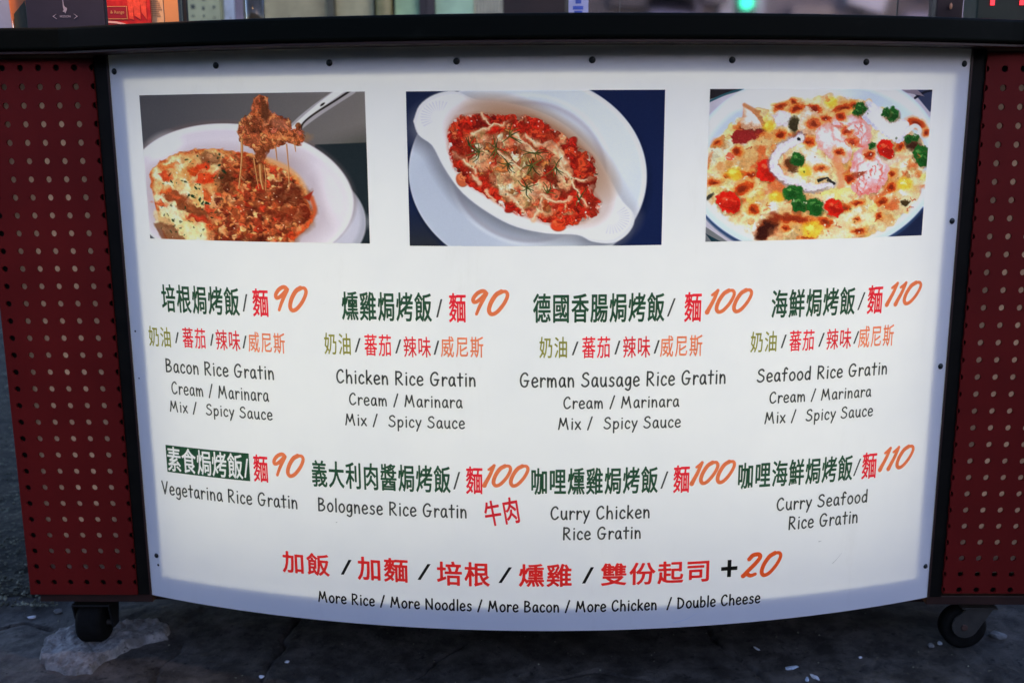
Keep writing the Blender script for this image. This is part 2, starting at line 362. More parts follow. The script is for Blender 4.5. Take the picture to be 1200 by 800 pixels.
def tomato_photo():
    p = Paint(304,181,1.5,7)
    p.C[:] = (24,38,88); p.mix(p.emask(20,20,90,60,0,60)*.5,(40,48,80)); p.mix(np.clip((p.Y-120)/60,0,1)*np.clip((60-p.X)/30,0,1),(46,50,66))
    p.mix(p.emask(146,102,146,118,8,8)*.6,(14,24,60))
    p.mix(p.emask(144,98,143,116,4,1.4),(222,226,230)); p.mix(p.emask(142,98,139,112,4,3),(206,212,218))
    p.mix(p.emask(60,130,90,80,20,50)*.7*p.emask(144,98,143,116,4,1.4),(176,184,200)); PL = p.emask(144,98,143,116,4,1.4); p.mix(p.emask(230,60,60,60,0,40)*.5*PL,(222,224,226))
    ring = p.emask(146,94,92,82,8,4)*(1-p.emask(147,95,88,78,8,6)); p.mix(ring*.8,(176,172,184)); ring = p.emask(146,92,98,88,8,5)*(1-p.emask(146,92,95,85,8,4)); p.mix(ring*.6,(226,228,232))
    # dish shadow, dish body with lugs
    body = [(8,34),(16,16),(34,4),(58,0),(84,10),(120,14),(158,24),(192,42),(222,70),(240,98),(258,128),(271,142),(272,156),(262,170),(246,178),(222,176),(204,168),(168,166),(130,158),(98,142),(66,118),(44,88),(30,62),(14,50)]
    body = smooth(body+[body[0]],4)[:-1]
    p.mix(p.pmask([(a-7,b+9) for a,b in body],18)*.75,(116,120,140)); p.mix(p.pmask([(a+9,b-3) for a,b in body],12)*.35,(150,146,158))
    p.mix(p.pmask(body,1.6),(214,214,216)); c = np.array([142.,90.])
    p.mix(p.pmask([(c[0]+(a-c[0])*.97,c[1]+(b-c[1])*.95) for a,b in body],3),(228,226,226))
    for cx,cy,a0,a1 in ((40,30,150,300),(244,148,-40,110)):
        for a in np.arange(a0,a1,11):
            r=np.radians(a); p.line([(cx+11*np.cos(r),cy+9*np.sin(r)),(cx+22*np.cos(r),cy+18*np.sin(r))],1.0,1.3,(200,200,206),1.6,.8)
            r=np.radians(a+5); p.line([(cx+11*np.cos(r),cy+9*np.sin(r)),(cx+22*np.cos(r),cy+18*np.sin(r))],.8,1.0,(240,238,238),1.4,.7)
    well = p.emask(146,86,112,58,30,6); p.mix(well,(206,192,190)); p.mix(p.emask(160,66,92,38,30,16)*.75,(170,132,112)); p.mix(p.emask(128,106,100,40,30,12)*.4,(236,230,228))
    F = [(50,44),(60,30),(84,26),(112,28),(150,30),(176,44),(204,64),(222,78),(226,98),(222,116),(231,128),(228,142),(212,152),(184,158),(158,150),(126,140),(96,122),(72,108),(56,88),(50,66)]
    M = p.pmask(smooth(F+[F[0]],4)[:-1],1.5,2.4,6,3)
    p.mix(p.pmask(F,8)*.5,(150,70,50)); p.mix(M,(184,44,30)); p.mix(M*np.clip((p.noise(14,3,5)-.5)*6,0,1)*.8,(208,84,52)); p.mix(M*np.clip((.46-p.noise(12,3,6))*7,0,1)*.85,(126,26,20))
    p.blobs(90,M,2.5,7,[(190,42,28),(214,72,44),(160,32,24),(206,104,70),(140,28,22),(214,140,108)])
    _warp(p,M,8,7,331); _warp(p,M,4,4,332); _grain(p,M,.35,3,333)
    core = p.pmask([(62,62),(92,46),(130,52),(170,62),(188,84),(200,108),(186,122),(160,140),(134,136),(106,112),(76,100)],8,8,12,9)
    p.mix(core*np.clip((p.noise(13,3,15)-.40)*5,0,1)*.85,(216,178,140)); p.mix(core*np.clip((.47-p.noise(11,3,16))*6,0,1)*.7,(112,56,34)); p.mix(core*np.clip((p.noise(16,2,19)-.55)*7,0,1)*.5,(122,112,60))
    for x,y,rx,ry,a in [(104,58,20,7,10),(140,66,16,8,30),(176,70,12,6,50),(86,84,12,9,60),(120,92,16,9,20),(150,116,18,9,-20),(186,100,10,14,0),(112,110,14,6,35),(160,140,14,5,-10)]:
        p.mix(p.emask(x,y,rx,ry,a,5,4,7,int(x+y))*.75,(226,186,148)); p.mix(p.emask(x-2,y-2,rx*.6,ry*.5,a,4,2,6,int(x*3))*.5,(244,216,188))
    p.blobs(50,core,1.5,4,[(214,180,140),(188,110,66),(206,140,84),(150,100,60),(224,200,170),(170,70,40)])
    _warp(p,core,5,6,335); _grain(p,core,.25,3,337)
    for pts,r in [([(90,26),(98,38),(112,40),(122,34)],2),([(80,50),(92,44),(104,40)],3),([(128,50),(142,62),(152,70)],4),([(142,52),(160,62),(174,60),(182,76),(190,96),(206,104),(222,102)],3),([(196,104),(206,122),(214,134)],2.4),
        ([(56,72),(70,82),(82,94)],3),([(150,150),(158,134),(162,126)],3),([(94,116),(104,128)],2),([(118,118),(132,130),(138,140)],3),([(150,118),(180,128),(196,124)],2.4),([(78,96),(88,108)],2),([(110,70),(122,82),(140,92)],3),([(190,84),(180,72)],4)]:
        p.line(pts,r,r*.6,(222,176,140),3,.75); p.line([(a-.6,b-.8) for a,b in pts],r*.4,r*.3,(240,216,194),1.8,.7)
    p.mix(M*np.clip((p.noise(17,3,345)-.56)*7,0,1)*.5,(120,36,24)); _warp(p,M,3.6,8,341); _grain(p,M,.12,4,343)
    r = p.rng
    for cx,cy,n in [(86,70,9),(106,66,9),(122,52,7),(148,86,12),(152,72,7),(142,112,8),(176,88,7),(204,126,6),(120,84,7),(166,118,5),(74,62,5)]:
        for _ in range(n):
            a=r.random()*6.28; L=6+r.random()*11; b=a+(r.random()-.5)*1.6
            m=(cx+L*.5*np.cos(a),cy+L*.5*np.sin(a)); p.line([(cx,cy),m,(m[0]+L*.5*np.cos(b),m[1]+L*.5*np.sin(b))],.9,.4,[(62,78,40),(84,92,48),(52,66,36),(104,100,54)][r.integers(4)],.9,.9)
    p.scatter(50,M,.5,1.1,[(252,232,220)],.8,1.5,.8); p.scatter(30,M,.6,1.4,[(60,50,36)],.8,1.6,.7)
    _finish(p,M,.4,2.6); return p
def seafood_photo():
    p = Paint(258,178,1.6,12); S=lambda x,y:((x-30)*.246,(y-40)*.251)
    p.C[:] = (190,186,198); p.mix(p.pmask([(0,0),(40,0),(0,12)],1.5),(44,40,52)); p.line([(0,14),(22,4),(50,-3)],1.2,1.2,(42,92,112)); p.line([(34,8),(44,2),(60,0)],3,2,(52,66,104),1.5); p.mix(p.pmask([(232,0),(262,0),(262,30)],1.5),(60,70,110)); p.line([(238,10),(250,3),(262,0)],1.5,1.5,(30,34,60)); p.mix(p.pmask([(205,0),(240,0),(250,8)],1),(140,130,150))
    p.mix(p.pmask([(0,160),(30,182),(0,182)],1),(120,124,134)); p.mix(p.pmask([(0,168),(24,182),(10,182)],1),(26,60,80)); p.mix(p.pmask([(262,140),(262,182),(200,182)],2),(34,44,84))
    p.mix(p.emask(128,92,150,112,0,2.5),(52,78,122)); p.mix(p.emask(128,88,150,111,0,1.6),(206,218,236)); p.mix(p.emask(128,86,144,105,0,5),(228,236,246)); p.mix(p.emask(128,90,136,97,0,8),(196,206,228))
    p.mix(p.emask(90,10,60,12,-4,12)*.7,(246,248,250)); p.mix(p.emask(226,34,30,12,34,10)*.7,(206,220,234))
    F = p.emask(127,98,131,90,0,3,3.5,10,4)*(p.Y>6)
    p.mix(F,(228,212,170)); a=p.noise(22,3,5); p.mix(F*np.clip((a-.5)*6,0,1)*.85,(244,238,214)); p.mix(F*np.clip((.46-a)*6,0,1)*.8,(214,168,120)); b=p.noise(15,2,9); p.mix(F*np.clip((b-.66)*8,0,1)*.55,(232,206,104)); p.mix(F*np.clip((p.noise(26,2,91)-.62)*6,0,1)*.5,(206,220,160))
    p.mix(F*np.clip((p.Y-100)/60,0,1)*np.clip((p.X-150)/60,0,1)*.6,(206,178,136))
    p.blobs(170,F,2.0,6.5,[(238,230,202),(244,238,220),(226,200,158),(232,210,150),(230,212,178),(218,184,140),(210,158,112),(244,234,212)],.90,1.06)
    _warp(p,F,6,9,351); _warp(p,F,2,4,352); _grain(p,F,.10,5,353)
    bn = F*np.clip((p.noise(18,3,33)-.6)*8,0,1); p.mix(bn*.6,(206,130,70)); p.mix(F*np.clip((p.noise(30,3,37)-.55)*7,0,1)*.55,(212,156,100)); p.mix(F*np.clip((p.noise(20,3,47)-.62)*9,0,1)*.75,(206,92,46)); p.mix(F*np.clip((p.noise(34,2,39)-.58)*7,0,1)*.55,(244,236,212))
    r=p.rng
    def spot(x,y,rx,ry,a=0,c=(196,74,30)):
        p.mix(p.emask(x,y,rx+2.4,ry+2.2,a,4,1.2,5,int(x+y))*.75,(226,146,72)); p.mix(p.emask(x,y,rx,ry,a,2.2,1.4,4,int(x*2+y))*.95,c); p.mix(p.emask(x,y+.4,rx*.5,ry*.5,a,2)*.7,(118,34,20))
    for X,Y,rx,ry,an in [(70,285,4,3,0),(160,325,5,5,-20),(405,100,5,3,10),(345,120,8,3,-14),(420,130,8,4,-12),(500,130,9,4,6),(640,125,14,4,-14),(690,110,5,2,0),(350,250,6,5,-10),(180,430,6,3,0),(225,435,6,3,0),(65,470,7,3,0),(190,500,12,6,-28),(240,600,6,5,0),(450,245,16,3,-12),(490,285,4,5,0),(900,505,6,6,0),(860,575,7,4,-30),(850,645,4,4,0),(735,660,5,2,0),(750,715,8,3,0),(580,665,10,5,20),(500,665,8,4,0),(395,690,4,3,0),(500,740,8,2,0),(735,580,8,3,0),(670,600,7,5,0),(930,310,5,5,0),(1010,200,12,5,20),(215,230,15,4,10),(1065,245,4,4,0),(330,325,4,2,0),(430,650,20,4,4),(120,440,4,3,0),(905,440,4,3,0)]:
        x,y=S(X,Y); spot(x,y,rx,ry,an)
    x,y=S(310,690); p.mix(p.emask(x,y,18,10,-48,5,3,6,55),(150,66,36)); p.mix(p.emask(x-2,y+3,14,7,-50,4,2,6,56),(66,26,20)); x,y=S(400,640); p.mix(p.emask(x,y,22,4,6,4,2,6,57)*.85,(150,50,28)); x,y=S(350,720); p.mix(p.emask(x,y,8,8,-40,6)*.5,(214,150,110))
    x,y=S(1000,300); p.mix(p.emask(x,y,14,7,30,4,2,5,61),(78,40,30)); x,y=S(185,255); p.mix(p.pmask([S(120,250),S(170,220),S(280,225),(S(250,260)),S(190,290),S(140,290)],2,1.5,5,62),(158,44,48)); x,y=S(230,215); p.mix(p.emask(x,y,12,4,8,3,2,5,63)*.8,(110,40,30))
    def ball(X,Y,rr,c,hi):
        x,y=S(X,Y); c=np.array(c,float); q1,q2,q3=r.random(3); p.dab(x+.6,y+1.2,rr+.9,rr+.8,0,(130,92,60),2.5,.5)
        p.local(x,y,rr*1.5,lambda: p.mix(p.emask(x,y,rr*(1+.12*q1),rr*(.84+.12*q2),q3*90,1.6,2.2,5,int(x*7+y)),c)); p.local(x,y,rr*1.4,lambda: p.mix(p.emask(x+rr*.2,y+rr*.25,rr*.7,rr*.5,q3*60,4,2,4,int(x+y*3))*.55,c*.66)); p.dab(x-rr*.3,y-rr*.35,rr*.3,rr*.16,-20+30*q1,hi,1.2,.8); p.dab(x+rr*.3,y-rr*.1,rr*.3,rr*.12,40*q2,hi,1.2,.4)
    # squid, shells, prawns
    def lump(pts, base, dark, seed, hi=(250,244,248)):
        m=p.pmask(smooth(list(pts)+[pts[0]],4)[:-1],1.5,1.0,5,seed); cx,cy=np.mean(np.array(pts),0); sh=p.pmask([(a+1.5,b+2.6) for a,b in pts],5)
        p.mix(sh*.5,(150,110,84)); p.mix(m,base); n=p.noise(9,3,seed); p.mix(m*np.clip((n-.52)*6,0,1)*.6,hi); p.mix(m*np.clip((.46-n)*7,0,1)*.55,dark); in_=p.pmask([(cx+(a-cx)*.7-1,cy+(b-cy)*.7-1.5) for a,b in pts],7); p.mix(in_*.45,hi)
        p.mix(m*(1-p.pmask([(cx+(a-cx)*.86,cy+(b-cy)*.86-.8) for a,b in pts],4))*.35,dark); return m
    lump([S(180,110),S(250,160),S(275,215),S(180,215)],(236,220,206),(190,130,96),71); p.line([S(183,112),S(240,150),S(270,205)],2.2,3,(196,128,84),2,.8)
    lump([S(310,160),S(350,135),S(400,160),S(385,205),S(330,210)],(230,222,226),(196,180,186),72)
    x,y=S(410,205); p.mix(p.emask(x,y,6,9,0,3,1,4,5),(72,64,44))
    lump([S(440,170),S(460,125),S(510,145),S(560,185),S(540,250),S(440,240)],(234,214,196),(196,140,104),73); x,y=S(500,200); spot(x,y,8,6,20,(204,100,60))
    lump([S(510,240),S(560,195),S(620,215),S(670,260),S(690,330),S(660,390),S(560,340),S(520,290)],(242,214,214),(222,132,124),74)
    lump([S(570,190),S(620,160),S(700,165),S(770,210),S(785,280),S(750,320),S(690,290),(S(650,235))],(240,188,194),(214,92,84),75)
    for i in range(10):
        a=r.random(2); X0,Y0=S(620+a[0]*150,180+a[1]*120); p.line([(X0,Y0),(X0+4-8*r.random(),Y0+5),(X0+2,Y0+9)],.9,.5,(216,110,100),1.4,.7)
    for X,Y in ((630,165),(690,285),(660,235),(560,175),(690,460),(780,350),(630,335),(480,285)): x,y=S(X,Y); spot(x,y,6 if X!=780 else 7,4 if X!=780 else 6,20,(200,72,34))
    lump([S(700,340),S(760,315),S(830,340),S(875,400),S(870,480),S(820,530),S(740,540),S(700,500),S(690,420)],(242,198,208),(220,104,104),76)
    for i in range(16):
        a=r.random(2); X0,Y0=S(710+a[0]*140,400+a[1]*120); p.line([(X0,Y0),(X0+3-6*r.random(),Y0+4),(X0+4-8*r.random(),Y0+8)],.8,.4,(220,104,96),1.3,.75)
    for X,Y in ((780,350),(690,460)): x,y=S(X,Y); spot(x,y,6,5,20,(190,64,30))
    p.line([S(620,370),S(640,430),S(650,490)],5,4,(232,150,116),4,.8); p.line([S(470,320),S(540,360),S(600,400)],1.5,1,(196,140,90),1.5,.8)
    lump([S(440,310),S(500,330),S(580,380),S(600,440),S(560,475),S(490,460)],(240,224,196),(214,166,110),78); x,y=S(548,410); spot(x,y,7,3,0,(214,110,60))
    x,y=S(735,440); p.mix(p.emask(x,y,9,3,-14,2,1,4,4)*.9,(150,60,40))
    for cx,cy,rx,ry,a in ((632,250,13,9,30),(700,240,16,12,-20),(780,440,17,20,10)):
        x,y=S(cx,cy); m=p.emask(x,y,rx,ry,a,2.4)*(1-p.emask(x,y,rx-2.2,ry-2.2,a,2.6)); p.mix(m*.55,(214,104,96)); p.mix(p.emask(x-rx*.35,y-ry*.4,rx*.3,ry*.2,a,2)*.8,(255,250,252))
    # squid tube upper right
    lump([S(755,90),S(900,170),S(970,200),S(950,270),S(900,285),S(720,160)],(232,230,240),(190,190,210),80); p.line([S(960,240),S(1000,212),S(1030,230),S(1020,262)],3,2,(230,228,238),1.5); p.line([S(830,340),S(870,385),S(930,370)],3,2.5,(222,200,186),2,.9)
    ball(298,415,13,(222,40,28),(246,120,84))
    # clam shell arc
    p.line([S(440,262),S(360,310),S(320,380),S(350,440),S(430,490),S(520,510),S(610,485)],6.5,4,(150,140,160),3,.7); p.line([S(438,268),S(352,318),S(326,385),S(360,440),S(440,482),S(520,500),S(605,488)],5.4,3.2,(222,214,230),1.5); p.line([S(420,280),S(350,330),S(335,390),S(372,440),S(450,475)],2,1.5,(244,240,250),2,.8)
    x,y=S(436,272); p.dab(x,y,3,2,50,(30,28,30)); p.line([S(540,470),S(580,462),S(615,480)],1.6,1.2,(54,52,56),1)
    x,y=S(410,390); p.mix(p.emask(x,y,8,9,0,4,2,4,12)*.9,(96,52,30))
    for X,Y,q in [(435,365,9),(420,525,12),(458,578,11.5),(530,592,12),(885,160,9),(850,150,6),(720,125,8),(710,145,6),(1045,350,12),(1060,370,11),(790,305,4.5),(970,275,6),(1010,270,5)]:
        ball(X,Y,q*.92,(34,104,42),(110,170,96))
        x,y=S(X,Y)
        for _ in range(4): p.dab(x+(r.random()-.5)*q,y+(r.random()-.5)*q,1.8,.8,r.random()*180,(24,74,34),1,.6)
    for X,Y,q in [(130,565,14),(620,598,11),(862,322,11)]:
        ball(X,Y,q,(216,36,24),(246,120,84))
    x,y=S(128,562); p.dab(x,y,8,6,10,(232,70,50),3,.6); p.dab(x+2,y+3,6,3,0,(180,24,18),2,.6); x,y=S(125,350); p.dab(x,y,5,5,0,(232,110,90),2)
    for X,Y,q in [(150,430,9),(345,540,9),(520,700,13),(970,490,10),(580,100,7),(295,210,7),(470,420,8)]: x,y=S(X,Y); p.dab(x,y,q,q*.8,10,(232,196,60),4,.8); p.dab(x-2,y-2,q*.4,q*.3,0,(248,230,140),2,.7)
    x,y=S(980,585); p.dab(x,y,6,3.5,0,(76,60,34),1.5); x,y=S(45,535); p.dab(x,y,5,2.5,-50,(70,70,64),1.5)
    for _ in range(70):
        x,y=r.random()*258,8+r.random()*165; a=r.random()*6.28; L=3+7*r.random()
        if F[min(p.ny-1,int(y/178*p.ny)),min(p.nx-1,int(x/258*p.nx))]<.6 or (90<x<225 and 25<y<130): continue
        p.line([(x,y),(x+L*.6*math.cos(a),y+L*.4*math.sin(a)),(x+L*math.cos(a+.7),y+L*.6*math.sin(a+.7))],1.1,.4,[(214,120,66),(232,160,96),(180,78,44),(250,244,228)][r.integers(4)],1.4,.65)
    _warp(p,F,2.6,5,361); _grain(p,F,.08,3,363); p.scatter(60,F,.5,1.1,[(255,252,240)],.8,1.5,.8); p.scatter(26,F,.6,1.4,[(150,90,50),(60,80,44)],.8,1.6,.7)
    _finish(p,F,.30,3.0); return p
def A(cx,cy,rx,ry,a0,a1,n=10):
    return [(cx+rx*math.cos(math.radians(a0+(a1-a0)*i/n)), cy+ry*math.sin(math.radians(a0+(a1-a0)*i/n))) for i in range(n+1)]
# hand-lettered alphabet: glyph -> (advance, [strokes]); cap height 1, x-height .66
GLYPH = {
' ':(.34,[]), '/':(.50,[[(.06,-.06),(.40,1.06)]]),
'B':(.66,[[(.10,1.0),(.08,0.0)],[(.10,.97),(.32,.96),(.46,.84),(.42,.66),(.26,.55),(.12,.52)],[(.12,.52),(.36,.50),(.53,.38),(.52,.18),(.34,.03),(.08,.01)]]),
'R':(.66,[[(.10,1.0),(.08,0.0)],[(.10,.96),(.34,.97),(.49,.84),(.46,.64),(.30,.51),(.11,.46)],[(.22,.47),(.38,.22),(.56,.01)]]),
'G':(.76,[[(.58,.84),(.48,.97),(.30,.96),(.13,.76),(.07,.45),(.14,.14),(.32,.01),(.52,.10),(.60,.42)],[(.36,.44),(.66,.43)]]),
'C':(.66,[[(.54,.84),(.44,.98),(.28,.95),(.12,.74),(.07,.42),(.15,.12),(.32,.00),(.50,.10),(.57,.19)]]),
'M':(.90,[[(.05,.0),(.12,.35),(.19,.96)],[(.19,.96),(.30,.60),(.41,.30)],[(.41,.30),(.54,.62),(.64,.97)],[(.64,.97),(.70,.50),(.80,.0)]]),
'S':(.66,[[(.53,.86),(.42,.98),(.24,.94),(.13,.78),(.20,.62),(.38,.52),(.53,.38),(.53,.17),(.36,.02),(.17,.03),(.05,.14)]]),
'V':(.64,[[(.04,1.0),(.15,.55),(.27,.01)],[(.27,.01),(.42,.52),(.56,1.0)]]),
'N':(.76,[[(.09,.0),(.09,.98)],[(.09,.98),(.35,.48),(.62,.02)],[(.62,.02),(.63,1.0)]]),
'D':(.70,[[(.10,1.0),(.09,.02)],[(.05,.98),(.30,.93),(.52,.72),(.57,.44),(.46,.16),(.26,.03),(.07,.01)]]),
'a':(.56,[[(.42,.56),(.28,.66),(.13,.54),(.06,.28),(.14,.03),(.28,.04),(.40,.22),(.42,.56)],[(.42,.60),(.42,.24),(.50,.0)]]),
'b':(.56,[[(.09,1.0),(.09,.02)],[(.09,.38),(.24,.60),(.41,.54),(.47,.30),(.38,.07),(.22,.0),(.09,.08)]]),
'c':(.50,[[(.42,.52),(.31,.66),(.17,.60),(.07,.36),(.11,.10),(.26,.0),(.42,.10)]]),
'd':(.58,[[(.45,1.02),(.44,.0)],[(.44,.48),(.30,.63),(.14,.52),(.06,.27),(.14,.04),(.28,.02),(.44,.20)]]),
'e':(.54,[[(.08,.31),(.26,.33),(.45,.40),(.38,.60),(.24,.66),(.11,.52),(.06,.28),(.14,.05),(.30,.0),(.45,.09)]]),
'f':(.50,[[(.42,.90),(.32,1.02),(.21,.88),(.20,.50),(.19,.0)],[(.04,.58),(.38,.60)]]),
'g':(.54,[[(.42,.54),(.30,.64),(.14,.54),(.07,.32),(.14,.10),(.28,.10),(.40,.28),(.42,.54)],[(.43,.62),(.44,.20),(.40,-.16),(.26,-.29),(.08,-.20)]]),
'h':(.57,[[(.09,1.0),(.08,.0)],[(.09,.36),(.22,.58),(.36,.58),(.44,.36),(.45,.0)]]),
'i':(.29,[[(.13,.64),(.12,.0)],[(.12,.89),(.13,.90)]]),
'k':(.54,[[(.10,1.0),(.09,.0)],[(.42,.64),(.12,.27)],[(.20,.35),(.46,.0)]]),
'l':(.27,[[(.12,1.02),(.11,.0)]]),
'm':(.78,[[(.08,.64),(.09,.0)],[(.09,.36),(.20,.58),(.31,.56),(.36,.34),(.37,.0)],[(.37,.36),(.48,.60),(.60,.56),(.66,.34),(.68,.0)]]),
'n':(.56,[[(.08,.64),(.09,.0)],[(.09,.36),(.22,.60),(.36,.58),(.43,.36),(.44,.0)]]),
'o':(.56,[[(.27,.65),(.12,.52),(.06,.30),(.15,.05),(.29,.0),(.44,.14),(.48,.38),(.38,.60),(.27,.65)]]),
'p':(.56,[[(.09,.62),(.08,-.34)],[(.09,.38),(.22,.60),(.38,.58),(.47,.36),(.40,.10),(.24,.01),(.09,.12)]]),
'r':(.46,[[(.09,.64),(.09,.0)],[(.09,.34),(.19,.56),(.32,.62),(.41,.54)]]),
's':(.50,[[(.39,.56),(.27,.65),(.13,.56),(.16,.40),(.33,.29),(.39,.13),(.25,.0),(.07,.06)]]),
't':(.48,[[(.23,.94),(.22,.30),(.23,.0)],[(.05,.63),(.42,.64)]]),
'u':(.56,[[(.08,.64),(.08,.24),(.18,.02),(.32,.04),(.43,.26)],[(.44,.64),(.43,.26),(.48,.0)]]),
'x':(.54,[[(.06,.62),(.46,.0)],[(.44,.64),(.06,.0)]]),
'y':(.52,[[(.05,.64),(.14,.36),(.24,.12)],[(.45,.64),(.30,.20),(.10,-.32)]]),
}
# brush figures: strokes are (points, radius at start, radius at end)
BRUSH = {
'9':(.74,[([(.60,.84),(.56,.96),(.42,1.0),(.20,.90),(.04,.70),(.05,.55),(.18,.54),(.38,.68),(.60,.90)],.066,.055),([(.62,.90),(.48,.60),(.34,.30),(.24,.02)],.066,.048)]),
'0':(.86,[([(.56,.98),(.32,.84),(.11,.50),(.05,.18),(.18,.02),(.42,.10),(.70,.42),(.86,.78),(.78,.97),(.56,.98)],.072,.052)]),
'1':(.46,[([(.22,.80),(.36,.90),(.48,1.0)],.045,.05),([(.48,1.0),(.32,.56),(.14,.18),(.07,.02)],.055,.080)]),
'2':(.84,[([(.24,.80),(.40,.96),(.66,.98),(.74,.84),(.56,.58),(.28,.30),(.06,.06)],.070,.066),([(.06,.06),(.20,.14),(.40,.05),(.62,.10)],.075,.055)]),
}
